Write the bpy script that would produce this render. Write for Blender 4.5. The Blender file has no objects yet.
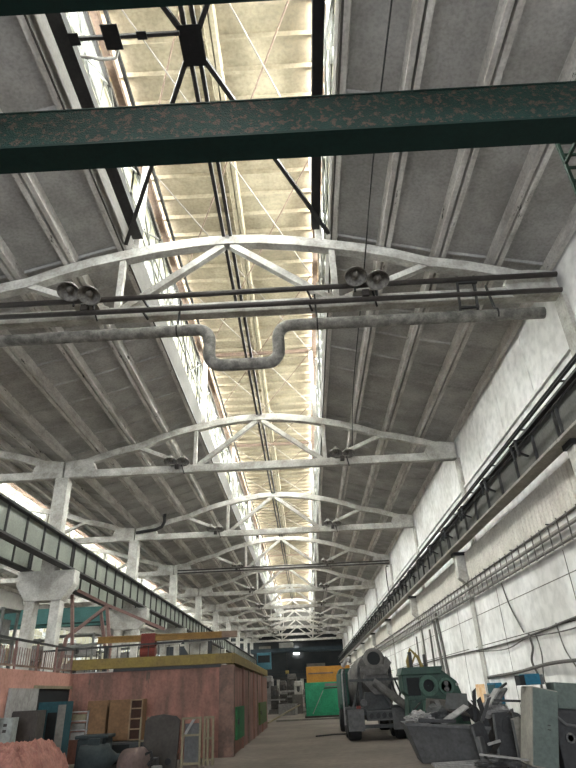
import bpy, bmesh, math, random
from mathutils import Vector, Matrix
random.seed(7)
PI = math.pi
S = bpy.context.scene
C = S.collection

# ------------------------------------------------------------------ materials
MATS = {}
def mat(name, col, rough=.8, dark=None, scale=1.2, amount=.5, bump=.25, metal=0., fine=14., stretch=(1, 1, 1), spot=None, spot_lo=.55, spot_scale=5., emit=None, emit_s=0.):
    """dusty painted surface: base colour, broad stains, fine grain, optional peeling spots"""
    if name in MATS: return MATS[name]
    m = bpy.data.materials.new(name); m.use_nodes = True
    n, l = m.node_tree.nodes, m.node_tree.links
    b = n['Principled BSDF']; b.inputs['Roughness'].default_value = rough; b.inputs['Metallic'].default_value = metal
    b.inputs['Specular IOR Level'].default_value = .3
    g = n.new('ShaderNodeNewGeometry'); mp = n.new('ShaderNodeVectorMath'); mp.operation = 'MULTIPLY'
    mp.inputs[1].default_value = stretch; l.new(g.outputs['Position'], mp.inputs[0])
    t = n.new('ShaderNodeTexNoise'); t.inputs['Scale'].default_value = scale; t.inputs['Detail'].default_value = 7; t.inputs['Roughness'].default_value = .62
    l.new(mp.outputs[0], t.inputs['Vector'])
    r = n.new('ShaderNodeValToRGB'); r.color_ramp.elements[0].position = .38; r.color_ramp.elements[1].position = .68
    l.new(t.outputs['Fac'], r.inputs[0])
    mx = n.new('ShaderNodeMix'); mx.data_type = 'RGBA'
    dk = dark or tuple(c * .45 for c in col)
    mx.inputs[6].default_value = (*[c * (1 - amount) + d * amount for c, d in zip(col, dk)], 1); mx.inputs[7].default_value = (*col, 1)
    l.new(r.outputs[0], mx.inputs[0])
    out = mx.outputs[2]
    f = n.new('ShaderNodeTexNoise'); f.inputs['Scale'].default_value = fine; f.inputs['Detail'].default_value = 4
    l.new(g.outputs['Position'], f.inputs['Vector'])
    m2 = n.new('ShaderNodeMix'); m2.data_type = 'RGBA'; m2.blend_type = 'MULTIPLY'; m2.inputs[0].default_value = .35
    l.new(out, m2.inputs[6]); l.new(f.outputs['Color'], m2.inputs[7])
    gr = n.new('ShaderNodeValToRGB'); gr.color_ramp.elements[0].position = .3; gr.color_ramp.elements[0].color = (.35, .35, .35, 1); gr.color_ramp.elements[1].position = .6
    l.new(f.outputs['Fac'], gr.inputs[0]); l.new(gr.outputs[0], m2.inputs[7]); out = m2.outputs[2]
    if spot:
        s = n.new('ShaderNodeTexNoise'); s.inputs['Scale'].default_value = spot_scale; s.inputs['Detail'].default_value = 9; s.inputs['Roughness'].default_value = .72
        l.new(mp.outputs[0], s.inputs['Vector'])
        sr = n.new('ShaderNodeValToRGB'); sr.color_ramp.elements[0].position = spot_lo; sr.color_ramp.elements[1].position = spot_lo + .03
        l.new(s.outputs['Fac'], sr.inputs[0])
        m3 = n.new('ShaderNodeMix'); m3.data_type = 'RGBA'; l.new(sr.outputs[0], m3.inputs[0]); l.new(out, m3.inputs[6]); m3.inputs[7].default_value = (*spot, 1)
        out = m3.outputs[2]
    l.new(out, b.inputs['Base Color'])
    if bump:
        bp = n.new('ShaderNodeBump'); bp.inputs['Strength'].default_value = bump; bp.inputs['Distance'].default_value = .02
        l.new(f.outputs['Fac'], bp.inputs['Height']); l.new(bp.outputs[0], b.inputs['Normal'])
    if emit:
        b.inputs['Emission Color'].default_value = (*emit, 1); b.inputs['Emission Strength'].default_value = emit_s
    MATS[name] = m
    return m

slab = mat('roof slab concrete', (.47, .455, .435), dark=(.25, .24, .225), scale=.7, amount=.8, spot=(.12, .11, .10), spot_lo=.68, spot_scale=1.7)
curb_m = mat('dusty kerb slab', (.085, .08, .073), dark=(.045, .042, .038), scale=2)
slab_rib = mat('limewashed slab rib', (.74, .72, .68), dark=(.36, .33, .30), scale=2.2, amount=.8, spot=(.06, .055, .05), spot_lo=.62, spot_scale=3.0, stretch=(2, .35, 1))
slab_cream = mat('limewashed roof slab', (.30, .262, .185), dark=(.16, .13, .085), scale=1.1, amount=.6, fine=9)
lime = mat('whitewashed truss', (.58, .57, .53), dark=(.24, .22, .19), scale=1.8, amount=.75)
limecol = mat('whitewashed column', (.56, .55, .51), dark=(.25, .23, .2), scale=1.6, amount=.7)
wallw = mat('whitewashed wall', (.84, .835, .82), dark=(.52, .50, .47), scale=.5, amount=.65, stretch=(1, .8, .9), fine=3, bump=.1, spot=(.40, .37, .33), spot_lo=.68, spot_scale=1.1)
ribw = mat('channel glass dusty', (.66, .63, .57), dark=(.42, .39, .34), scale=1.2, amount=.6)
floorm = mat('dusty concrete floor', (.235, .205, .175), dark=(.13, .11, .095), scale=.32, amount=.85, fine=5, bump=.35)
steel_dk = mat('dark dusty steel', (.035, .034, .033), rough=.6, scale=3)
steel_bk = mat('black steel', (.012, .012, .013), rough=.5, scale=3)
steel_gr = mat('grey girder paint', (.20, .205, .19), dark=(.08, .08, .075), scale=1.5, amount=.6, rough=.55)
flange = mat('dusty flange', (.36, .34, .30), scale=2)
flange_dk = mat('dark stiffener paint', (.06, .06, .058), scale=2)
edge_br = mat('brown edge beam', (.20, .14, .105), dark=(.10, .07, .055), scale=2, amount=.7)
pipe_in = mat('insulated pipe wrap', (.33, .32, .29), dark=(.08, .075, .07), scale=4, amount=.8, bump=.6, fine=25)
pipe_st = mat('old steel pipe', (.055, .047, .043), rough=.55, scale=4)
green_dk = mat('dark green crane paint', (.003, .022, .018), rough=.7, scale=2, amount=.4, bump=.1)
green_peel = mat('peeling green crane paint', (.006, .036, .030), rough=.75, scale=2.2, amount=.6, bump=1., fine=45, spot=(.075, .045, .038), spot_lo=.53, spot_scale=8)
pink = mat('salmon painted masonry', (.33, .155, .12), dark=(.12, .075, .06), scale=1.3, amount=.9, stretch=(1.6, 1.6, .4), spot=(.09, .07, .055), spot_lo=.63, spot_scale=1.2)
pink_lt = mat('light-facing salmon wall', (.46, .24, .19), dark=(.29, .15, .115), scale=1.0, amount=.6)  # paler salmon carries the stronger light on the wing wall
yellow = mat('ochre painted beam', (.22, .165, .045), dark=(.14, .10, .045), scale=2, amount=.7)
orange = mat('orange paint', (.45, .22, .035), dark=(.25, .12, .03), scale=2)
door_g = mat('green door paint', (.03, .16, .06), scale=2)
door_g2 = mat('olive green door paint', (.07, .12, .03), scale=2)
cont_g = mat('bright green sheet', (.035, .28, .15), dark=(.02, .14, .07), scale=1.3)
mach_g = mat('machine green', (.018, .055, .037), dark=(.009, .022, .016), scale=2, rough=.5, amount=.7)
teal = mat('teal cabinet paint', (.018, .065, .078), scale=2.5)
teal_b = mat('teal crane paint', (.06, .16, .155), scale=1)
blue_b = mat('blue box paint', (.02, .12, .19), scale=3)
grey_dk = mat('dark grey sheet', (.06, .053, .047), scale=2, amount=.6)
grey_md = mat('grey board', (.18, .17, .152), scale=2)
white_b = mat('off white box', (.27, .29, .275), scale=3)
wood = mat('brown chipboard', (.19, .11, .055), dark=(.10, .055, .028), scale=3, amount=.6)
wood_lt = mat('light wood edge', (.26, .18, .11), scale=3)
wood_in = mat('shaded wood inside', (.045, .02, .012), scale=3)  # shade inside the open shelves put into a darker wood colour
timber = mat('weathered timber', (.22, .19, .125), dark=(.15, .13, .08), scale=3)
rubble = mat('salmon foam heap', (.38, .18, .145), dark=(.16, .07, .055), scale=5, amount=.7, bump=1., fine=22)
cab_lt = mat('beige cabinet side', (.24, .225, .195), scale=3)
cab_gg = mat('grey green cabinet', (.105, .13, .12), dark=(.07, .085, .078), scale=3)
tub_m = mat('grey steel tub', (.085, .085, .085), dark=(.05, .05, .05), scale=3, amount=.7)
scrap_l = mat('pale scrap plastic', (.30, .29, .28), scale=5)
scrap_d = mat('dark scrap', (.05, .05, .052), scale=5)
scrap_m = mat('mid grey scrap', (.11, .11, .11), scale=5)
mixer_m = mat('dusty mixer drum', (.14, .135, .125), dark=(.055, .05, .048), scale=3, amount=.8)
mixer_f = mat('mixer chassis grey', (.065, .068, .068), dark=(.04, .04, .04), scale=3, amount=.7)
cab_green = mat('truck cab green', (.035, .085, .065), scale=3)
rubber = mat('tyre rubber', (.02, .02, .02), scale=4)
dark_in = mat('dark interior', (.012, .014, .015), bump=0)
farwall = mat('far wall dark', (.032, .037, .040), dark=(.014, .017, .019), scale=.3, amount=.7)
pinksteel = mat('reddish primer steel', (.20, .125, .11), dark=(.16, .09, .08), scale=3)
redpaint = mat('red hoist paint', (.16, .035, .025), scale=3)
lampm = mat('dusty lamp enamel', (.30, .285, .26), dark=(.13, .12, .11), scale=7, amount=.8)
lamp_in = mat('dirty lamp reflector', (.22, .20, .175), dark=(.08, .07, .06), scale=9, amount=.8)
wire_m = mat('cable sheath', (.14, .13, .12), bump=0)
wire_b = mat('black cable', (.03, .03, .03), bump=0)
orange_p = mat('orange rust wash', (.62, .34, .14), dark=(.75, .6, .42), scale=2.2, amount=.9)
glass_lit = None

DIRT = (.2, .45)   # share of soot on the clear panes; fraction of panes still clear
def glass_mat():
    m = bpy.data.materials.new('dusty daylight glass'); m.use_nodes = True
    n, l = m.node_tree.nodes, m.node_tree.links
    n.remove(n['Principled BSDF']); o = n['Material Output']
    t = n.new('ShaderNodeBsdfTransparent'); t.inputs[0].default_value = (.93, .95, .94, 1)
    d = n.new('ShaderNodeBsdfDiffuse'); d.inputs[0].default_value = (.34, .33, .25, 1)
    mx = n.new('ShaderNodeMixShader')
    g = n.new('ShaderNodeNewGeometry'); v = n.new('ShaderNodeVectorMath'); v.operation = 'SNAP'; v.inputs[1].default_value = (10, .923, .62)
    wn = n.new('ShaderNodeTexWhiteNoise'); cr = n.new('ShaderNodeValToRGB'); cr.color_ramp.interpolation = 'CONSTANT'
    cr.color_ramp.elements[0].color = (DIRT[0], DIRT[0], DIRT[0], 1); cr.color_ramp.elements[1].position = DIRT[1]; cr.color_ramp.elements[1].color = (.985, .985, .985, 1)
    l.new(g.outputs['Position'], v.inputs[0]); l.new(v.outputs[0], wn.inputs['Vector']); l.new(wn.outputs['Value'], cr.inputs[0]); l.new(cr.outputs[0], mx.inputs[0])
    l.new(t.outputs[0], mx.inputs[1]); l.new(d.outputs[0], mx.inputs[2]); l.new(mx.outputs[0], o.inputs[0])
    return m
glass = glass_mat()
DIRT = (.35, .25)
glass_d = glass_mat()
def emit_mat(name, col, s):
    m = bpy.data.materials.new(name); m.use_nodes = True
    n, l = m.node_tree.nodes, m.node_tree.links
    n.remove(n['Principled BSDF']); e = n.new('ShaderNodeEmission'); e.inputs[0].default_value = (*col, 1); e.inputs[1].default_value = s
    l.new(e.outputs[0], n['Material Output'].inputs[0]); return m
lamp_on = emit_mat('switched on lamp', (1, .97, .9), 30)

# ------------------------------------------------------------------ mesh helpers
class MB:
    def __init__(s): s.v = []; s.f = []; s.mi = []; s.k = 0
    def add(s, vs, fs, mi=0):
        o = len(s.v); s.v += [tuple(v) for v in vs]; s.f += [tuple(i + o for i in f) for f in fs]; s.mi += [mi] * len(fs); return s
    def hexa(s, p, mi=0):   # p: 4 bottom, 4 top
        return s.add(p, [(3, 2, 1, 0), (4, 5, 6, 7), (0, 1, 5, 4), (1, 2, 6, 5), (2, 3, 7, 6), (3, 0, 4, 7)], mi)
    def box(s, x0, x1, y0, y1, z0, z1, mi=0):
        return s.hexa([(x0, y0, z0), (x1, y0, z0), (x1, y1, z0), (x0, y1, z0), (x0, y0, z1), (x1, y0, z1), (x1, y1, z1), (x0, y1, z1)], mi)
    def bar(s, p, q, w, h, up=(0, 0, 1), mi=0):   # rectangular bar from p to q, w sideways, h along up
        p, q = Vector(p), Vector(q); d = (q - p).normalized(); u = Vector(up)
        a = d.cross(u)
        if a.length < 1e-4: a = d.cross(Vector((0, 1, 0)))
        a.normalize(); b = a.cross(d).normalized(); a *= w / 2; b *= h / 2
        return s.hexa([p - a - b, p + a - b, q + a - b, q - a - b, p - a + b, p + a + b, q + a + b, q - a + b], mi)
    def prism(s, pts, axis, a, b, mi=0):   # outline pts (2-D) extruded along axis from a to b
        n = len(pts)
        def P(u, v, w): return {'x': (w, u, v), 'y': (u, w, v), 'z': (u, v, w)}[axis]
        vs = [P(u, v, a) for u, v in pts] + [P(u, v, b) for u, v in pts]
        fs = [tuple(range(n))[::-1], tuple(range(n, 2 * n))] + [(i, (i + 1) % n, n + (i + 1) % n, n + i) for i in range(n)]
        return s.add(vs, fs, mi)
    def tube(s, pts, r, seg=10, mi=0, cap=True):
        pts = [Vector(p) for p in pts]; vs = []; fs = []
        rr = r if isinstance(r, (list, tuple)) else [r] * len(pts)
        ref = None
        for i, p in enumerate(pts):
            d = (pts[min(i + 1, len(pts) - 1)] - pts[max(i - 1, 0)]).normalized()
            if ref is None:
                ref = d.cross(Vector((0, 0, 1)));
                if ref.length < 1e-3: ref = d.cross(Vector((1, 0, 0)))
            a = (ref - d * ref.dot(d)).normalized(); ref = a; b = d.cross(a)
            for k in range(seg):
                t = 2 * PI * k / seg; vs.append(p + (a * math.cos(t) + b * math.sin(t)) * rr[i])
        for i in range(len(pts) - 1):
            for k in range(seg):
                k2 = (k + 1) % seg; fs.append((i * seg + k, i * seg + k2, (i + 1) * seg + k2, (i + 1) * seg + k))
        if cap: fs += [tuple(range(seg))[::-1], tuple(range((len(pts) - 1) * seg, len(pts) * seg))]
        return s.add(vs, fs, mi)
    def lathe(s, prof, o, d, seg=20, mi=0):   # prof: (distance along d, radius)
        o, d = Vector(o), Vector(d).normalized()
        a = d.cross(Vector((0, 0, 1)))
        if a.length < 1e-3: a = Vector((1, 0, 0))
        a.normalize(); b = d.cross(a); vs = []; fs = []
        for t, r in prof:
            for k in range(seg):
                w = 2 * PI * k / seg; vs.append(o + d * t + (a * math.cos(w) + b * math.sin(w)) * max(r, 1e-4))
        for i in range(len(prof) - 1):
            for k in range(seg):
                k2 = (k + 1) % seg; fs.append((i * seg + k, i * seg + k2, (i + 1) * seg + k2, (i + 1) * seg + k))
        fs += [tuple(range(seg))[::-1], tuple(range((len(prof) - 1) * seg, len(prof) * seg))]
        return s.add(vs, fs, mi)
    def build(s, name, m, parent=None, smooth=False, bevel=0., **props):
        me = bpy.data.meshes.new(name); me.from_pydata(s.v, [], s.f)
        for x in (m if isinstance(m, (list, tuple)) else [m]): me.materials.append(x)
        for p, i in zip(me.polygons, s.mi): p.material_index = i
        bm = bmesh.new(); bm.from_mesh(me); bmesh.ops.recalc_face_normals(bm, faces=bm.faces); bm.to_mesh(me); bm.free()
        if smooth:
            for p in me.polygons: p.use_smooth = len(p.vertices) == 4
        me.update()
        o = bpy.data.objects.new(name, me); C.objects.link(o)
        if parent: o.parent = parent
        if bevel:
            b = o.modifiers.new('Bevel', 'BEVEL'); b.width = bevel; b.segments = 2; b.limit_method = 'ANGLE'
        for k, v in props.items(): o[k] = v
        return o

def thing(name, label, cat, loc=(0, 0, 0), rz=0., group=None):
    o = bpy.data.objects.new(name, None); C.objects.link(o); o.empty_display_size = .2
    o.location = loc; o.rotation_euler = (0, 0, rz); o['label'] = label; o['category'] = cat
    if group: o['group'] = group
    return o
def tag(o, label, cat, group=None, loc=None):
    o['label'] = label; o['category'] = cat
    if group: o['group'] = group
    if loc: o.location = loc
    return o
def dup(root, loc, label=None, group=None, rz=None, scale=None):
    r = root.copy(); C.objects.link(r); r.location = loc
    if rz is not None: r.rotation_euler = (0, 0, rz)
    if scale: r.scale = scale
    if label: r['label'] = label
    if group: r['group'] = group
    for ch in list(root.children):
        c = ch.copy(); C.objects.link(c); c.parent = r
        for g in list(ch.children):
            d = g.copy(); C.objects.link(d); d.parent = c
    return r
def struct(mb, name, m, **k):
    o = mb.build(name, m, **k); o['kind'] = 'structure'; return o
ORD = ['first', 'second', 'third', 'fourth', 'fifth', 'sixth', 'seventh', 'eighth', 'ninth', 'tenth', 'eleventh', 'twelfth']

# ------------------------------------------------------------------ hall layout (metres): x across, y into the hall, z up
Y0, BAY, NT = 12.44, 12.0, 10          # first truss, bay, trusses
YS = [Y0 + BAY * k for k in range(NT)]
YB, YE = -23.5, 126.0                   # ends of the hall
HW = 9.0                                # half span; the left aisle is centred on x = -18
TOP = [(0, 13.27), (3, 12.87), (5.65, 12.05), (8.3, 11.32)]

# --- truss
def make_truss(tx, ty, label, group):
    t = thing('roof_truss', label, 'roof truss', (tx, ty, 0), 0, group)
    MB().box(-8.9, 8.9, -.14, .14, 10.64, 11.0).build('bottom_chord', lime, t, bevel=.02)
    m = MB()
    pts = [(-8.6, 11.28)] + [(-x, z) for x, z in TOP[:0:-1][1:]] + TOP[:-1] + [(8.6, 11.28)]
    pts = [(-8.5, 11.22), (-5.65, 12.05), (-3, 12.87), (0, 13.27), (3, 12.87), (5.65, 12.05), (8.5, 11.22)]
    P2 = []
    for (xa, za), (xb, zb) in zip(pts, pts[1:]):
        for q in range(3):
            t_ = q / 3; P2.append((xa + (xb - xa) * t_, za + (zb - za) * t_ + .09 * math.sin(PI * t_)))
    pts = P2 + [pts[-1]]
    lo = [(x, z - .18) for x, z in pts]; hi = [(x, z + .15) for x, z in pts]
    n = len(pts); vs = []; fs = []
    for i in range(n):
        for (x, z) in (lo[i], hi[i]):
            vs += [(x, -.14, z), (x, .14, z)]
    for i in range(n - 1):
        a, b = i * 4, i * 4 + 4
        fs += [(a, b, b + 1, a + 1), (a + 2, a + 3, b + 3, b + 2), (a, a + 2, b + 2, b), (a + 1, b + 1, b + 3, a + 3)]
    fs += [(0, 1, 3, 2), (n * 4 - 4, n * 4 - 2, n * 4 - 1, n * 4 - 3)]
    m.add(vs, fs).build('top_chord', lime, t, bevel=.015)
    for s in (-1, 1):
        MB().prism([(s * 8.96, 10.66), (s * 7.7, 10.66), (s * 7.55, 11.05), (s * 7.75, 11.5), (s * 8.3, 11.5), (s * 8.96, 11.42)], 'y', -.19, .19).build('end_block', lime, t, bevel=.02)
        MB().bar((s * 3, 0, 11), (s * 3, 0, 12.8), .17, .17, (0, 1, 0)).build('post', lime, t, bevel=.012)
        MB().bar((s * .12, 0, 13.1), (s * 2.85, 0, 10.98), .2, .2, (0, 1, 0)).build('diagonal', lime, t, bevel=.012)
        MB().bar((s * 5.6, 0, 11.98), (s * 3.25, 0, 10.98), .18, .2, (0, 1, 0)).build('diagonal', lime, t, bevel=.012)
    return t
tr0 = make_truss(0, YS[0], 'nearest whitewashed concrete roof truss, with pipes slung along its bottom chord', 'roof trusses over the main aisle')
for k in range(1, NT):
    extra = {1: 'behind the pipes', 3: 'carrying two dark pipes', NT - 1: 'before the dark end'}.get(k, 'counted from front')
    dup(tr0, (0, YS[k], 0), f'whitewashed arched truss over the main aisle, {ORD[k]} in the row, {extra}')
for k in range(1, NT):
    dup(tr0, (-18.0, YS[k], 0), f'whitewashed roof truss of the left aisle, meeting the {ORD[k]} main aisle truss', 'roof trusses over the left aisle')

# --- coffered roof slabs: one connected surface, longitudinal and cross ribs hanging below
def slab_grid(name, path, ys, m, rib, depth, cross_depth, thick=.08, flat=None):
    """path: list of (x, z, d) across the slab with rib depth d; ys: list of (y, d)"""
    vs, fs = [], []
    nx, ny = len(path), len(ys)
    for (y, dy) in ys:
        for (x, z, dx) in path: vs.append((x, y, z - max(dx, dy)))
    mi = []
    for j in range(ny - 1):
        for i in range(nx - 1):
            a = j * nx + i; fs.append((a, a + 1, a + nx + 1, a + nx))
            mi.append(1 if path[i][2] + path[i + 1][2] > .3 else 0)
    o = len(vs)
    for y in (ys[0][0], ys[-1][0]):
        for (x, z, d) in path: vs.append((x, y, z + thick))
    for i in range(nx - 1): fs.append((o + i, o + nx + i, o + nx + i + 1, o + i + 1))
    for i in range(nx - 1):
        fs.append((i, o + i, o + i + 1, i + 1)); b = (ny - 1) * nx
        fs.append((b + i, b + i + 1, o + nx + i + 1, o + nx + i))
    mb = MB(); mb.add(vs, fs); mb.mi = mi + [0] * (len(fs) - len(mi))
    return struct(mb, name, [m, slab_rib if m is slab else m])
def roof_z(x):
    x = abs(x); P = [(3, 13.36), (5.65, 12.55), (9.05, 11.75)]
    for (a, za), (b, zb) in zip(P, P[1:]):
        if x <= b: return za + (zb - za) * (x - a) / (b - a)
    return P[-1][1]
def cross(y0, y1, n, w, d):
    ys = []
    for k in range(n):
        a = y0 + (y1 - y0) * k / n; b = y0 + (y1 - y0) * (k + 1) / n
        ys += [(a, d), (a + w, d), (a + w + .05, 0), (b - w - .05, 0), (b - w, d)]
    ys.append((y1, d)); return ys
def aisle_roof(cx, y0, y1, sides):
    for s in sides:
        path = []
        for k in range(4):
            a = 3.02 + 1.5 * k; b = a + 1.5
            for q, d in ((0.0, .02), (.025, .02), (.03, .30), (.15, .30), (.20, .04), (1.30, .04), (1.35, .30), (1.47, .30), (1.475, .02)):
                x = a + q; path.append((cx + s * x, roof_z(x) + .05, d))
        if s < 0: path = path[::-1]
        slab_grid('ceiling', path, cross(y0, y1, 8, .03, .085), slab, None, None, None)
aisle_roof(0, YB, Y0, (-1, 1))
for k in range(NT - 1): aisle_roof(0, YS[k], YS[k + 1], (-1, 1))
aisle_roof(0, YS[-1], YE, (-1, 1))
aisle_roof(-18, YB, Y0, (-1, 1))
for k in range(NT - 1): aisle_roof(-18, YS[k], YS[k + 1], (-1, 1))

# --- lantern (raised roof light) : roof, kerbs, edge beams, glazing
LZ = 17.25
def lantern(cx, y0, y1, n, cut):
    path = []
    for a, b in ((-3.25, 0.0), (0.0, 3.25)):
        for q, d in ((0, .02), (.02, .26), (.14, .26), (.19, .03)): path.append((cx + a + q, LZ, d))
        for q, d in ((.19, .03), (.14, .26), (.02, .26)): path.append((cx + b - q, LZ, d))
    path.append((cx + 3.25, LZ, .02))
    slab_grid('ceiling_lantern', path, cross(y0, y1, n, .05, .16), slab_cream, None, None, None)
    for s in (-1, 1):
        struct(MB().box(*sorted((cx + s * 3.0, cx + s * 3.16)), y0, y1, 13.1, 14.25), 'trim_1', curb_m)
        struct(MB().box(*sorted((cx + s * 2.74, cx + s * 2.94)), y0, y1, LZ - .42, LZ - .2), 'trim_2', edge_br)
        # glazing of one bay: frame with mullions, rails, and the panes
        w = MB(); n_m = max(2, round((y1 - y0) / .75))
        X0, X1 = sorted((cx + s * 3.03, cx + s * 3.11))
        for i in range(n_m + 1):
            y = y0 + (y1 - y0) * i / n_m; t = .05 if i % 4 else .08
            w.box(X0, X1, y - t / 2, y + t / 2, 14.05, LZ - .05)
        for z in (14.08, 15.05, 15.55, 16.6, LZ - .1): w.box(X0 - .01, X1 + .01, y0, y1, z - .04, z + .04)
        for i in range(0, n_m - 3, 4):
            a0, a1 = y0 + (y1 - y0) * i / n_m, y0 + (y1 - y0) * (i + 4) / n_m
            w.bar(((X0 if s > 0 else X1) - s * .1, a0, 14.2), ((X0 if s > 0 else X1) - s * .1, a1, 16.4), .05, .05, (1, 0, 0))
            w.bar(((X0 if s > 0 else X1) - s * .14, a1, 14.2), ((X0 if s > 0 else X1) - s * .14, a0, 16.4), .05, .05, (1, 0, 0))
        root = struct(w, 'window_1', steel_gr)
        struct(MB().box(cx + s * 3.07 - .006, cx + s * 3.07 + .006, y0, y1, 14.05, LZ - .05), 'window_pane', glass, parent=root)
lantern(0, YB, Y0, 40, 0)
for k in range(NT - 1): lantern(0, YS[k], YS[k + 1], 13, 0)
for k in range(0, NT - 1): lantern(-18, YS[k], YS[k + 1], 13, 0)
struct(MB().box(-3.2, 3.2, YS[-1], YE, 13.4, 13.6), 'ceiling', slab)
for cx in (0, -18): struct(MB().box(cx - 3.25, cx + 3.25, YS[-1], YS[-1] + .2, 13.3, LZ), 'trim_8', curb_m)
struct(MB().box(-21.2, -14.8, YB, Y0, 13.5, 13.7), 'ceiling', slab)

# lantern frames over every truss
lf = thing('lantern_frame', 'steel roof light frame standing on the nearest truss', 'frame', (0, YS[0], 0), 0, 'frames of the roof light over the main aisle')
for s in (-1, 1):
    MB().box(s * 2.66 - .09, s * 2.66 + .09, -.1, .1, 13.05, LZ - .3).build('post', lime, lf)
MB().bar((-2.95, 0, LZ - .36), (2.95, 0, LZ - .36), .12, .16).build('beam', edge_br, lf)
for k in range(1, NT):
    dup(lf, (0, YS[k], 0), f'steel roof light frame standing on the {ORD[k]} truss of the main aisle')
# thin crossed rods under the lantern roof
rod_m = mat('dull rod paint', (.22, .20, .17))
cb = thing('cross_brace', 'x', 'bracing', (0, 0, 0), 0, 'thin crossed rods under the roof light')
MB().tube([(-1.3, -2.9, 0), (1.3, 2.9, 0)], .024, 6).build('rod', rod_m, cb)
MB().tube([(1.3, -2.9, .07), (-1.3, 2.9, .07)], .024, 6).build('rod', edge_br, cb)
first = True
for k in range(-1, 7):
    for j in (0, 1):
        for s in (-1, 1):
            loc = (s * 1.35, Y0 + BAY * k + 3 + 6 * j, LZ - .45)
            lab = f"crossed rods under the roof light, {'left' if s < 0 else 'right'} of ridge, {'near' if j == 0 else 'far'} half of {ORD[k + 1]} bay"
            if first: cb.location = loc; cb['label'] = lab; first = False
            else: dup(cb, loc, lab)
# ridge struts at truss level
rs = thing('ridge_strut', 'dark double steel bar along the ridge before the nearest truss', 'strut', (0, Y0 - BAY, 0), 0, 'dark double bars joining the truss apexes')
for s in (-1, 1): MB().bar((s * .1, .2, 13.42), (s * .1, 11.9, 13.42), .09, .13).build('bar', steel_dk, rs)
for k in range(0, NT - 1):
    dup(rs, (0, YS[k], 0), f'dark double steel bar joining the {ORD[k]} truss apex to the next behind')
# dark crossed bracing of the nearest bay with its centre gusset
br = thing('roof_bracing', 'black steel cross bracing with a square centre plate, before the nearest truss', 'bracing', (0, 6.75, 13.4))
MB().box(-.24, .24, -.42, .42, -.1, -.08).build('gusset_plate', steel_bk, br)
for sx in (-1, 1):
    for sy in (-1, 1):
        MB().bar((sx * .18, sy * .3, -.04), (sx * 2.95, sy * 5.55, -.12 if sy > 0 else -.1), .1, .09).build('diagonal', steel_dk, br)
MB().bar((-2.35, -.3, -.14), (-.2, -.3, -.14), .07, .07).build('tie_bar', steel_dk, br)
for (x, w, h) in ((-2.3, .2, .24), (-1.55, .34, .5), (-.95, .2, .16)):
    MB().box(x - w / 2, x + w / 2, -.32 - h / 2, -.32 + h / 2, -.2, -.18).build('bracket_plate', steel_bk, br)
MB().tube([(-2.3, .02, -.18), (-1.9, .1, -.2), (-1.6, .12, -.16), (-1.5, -.05, -.12)], .035, 8).build('bent_conduit', lime, br)
# side beams of that bay
for s, w in ((-1, .3), (1, .24)):
    m = MB().box(s * 2.58 - w / 2, s * 2.58 + w / 2, -1, 12.2, 13.34, 13.38).box(s * 2.58 - w / 2, s * 2.58 - w / 2 + .03, -1, 12.2, 13.38, 13.62).box(s * 2.58 + w / 2 - .03, s * 2.58 + w / 2, -1, 12.2, 13.38, 13.62)
    o = m.build('channel_beam', steel_bk if s > 0 else steel_dk)
    tag(o, f"long dark steel channel under the {'left' if s < 0 else 'right'} edge of the roof light, nearest bay", 'beam')
# long dark rail under left part of the lantern roof
for x in (-2.5, -2.9):
    o = MB().box(x - .045, x + .045, 3, 96, LZ - .56, LZ - .45).build('opening_shaft', steel_dk)
    tag(o, 'long dark shaft under the left eave of the roof light' + (', inner of the two' if x > -2.7 else ', outer of the two'), 'shaft')
    o.location.z = 0 if x > -2.7 else -.35

# --- columns
def make_left_column():
    t = thing('concrete_column', 'x', 'column', (-9, YS[1], 0), 0, 'forked concrete columns between the two aisles')
    MB().box(-.3, .3, -.25, .25, 6.4, 10.64).build('shaft', limecol, t, bevel=.03)
    MB().prism([(-1.2, 6.55), (-1.2, 6.0), (-.75, 5.35), (.75, 5.35), (1.2, 6.0), (1.2, 6.55)], 'y', -.3, .3).build('crane_bracket', limecol, t, bevel=.03)
    for s in (-1, 1): MB().box(s * .53 - .2, s * .53 + .2, -.25, .25, 0, 5.4).build('leg', limecol, t, bevel=.03)
    return t
lc = make_left_column(); lc['label'] = 'forked whitewashed concrete column standing nearest on the left, above the pink rooms'
for k in range(2, NT): dup(lc, (-9, YS[k], 0), f'forked whitewashed concrete column between the aisles, {ORD[k - 1]} from the front')
wc = thing('wall_column', 'x', 'column', (9.0, YS[0], 0), 0, 'columns in the right wall')
MB().box(-.06, .3, -.25, .25, 6.46, 10.64).build('shaft', limecol, wc)
MB().box(-1.0, -.45, -.25, .25, 6.36, 6.49).build('bearing_plate', steel_bk, wc)
MB().box(-.56, -.1, -.25, .25, 0, 6.36).build('lower_shaft', limecol, wc)
MB().prism([(-.54, 6.36), (-.94, 6.36), (-.92, 5.5), (-.54, 5.15)], 'y', -.2, .2).build('corbel', limecol, wc, bevel=.02)
wc['label'] = 'whitewashed wall column with a wedge bracket under the crane girder, nearest on the right'
for k in range(1, NT): dup(wc, (9.0, YS[k], 0), f'whitewashed wall column with a wedge bracket, {ORD[k]} along the right wall')

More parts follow.
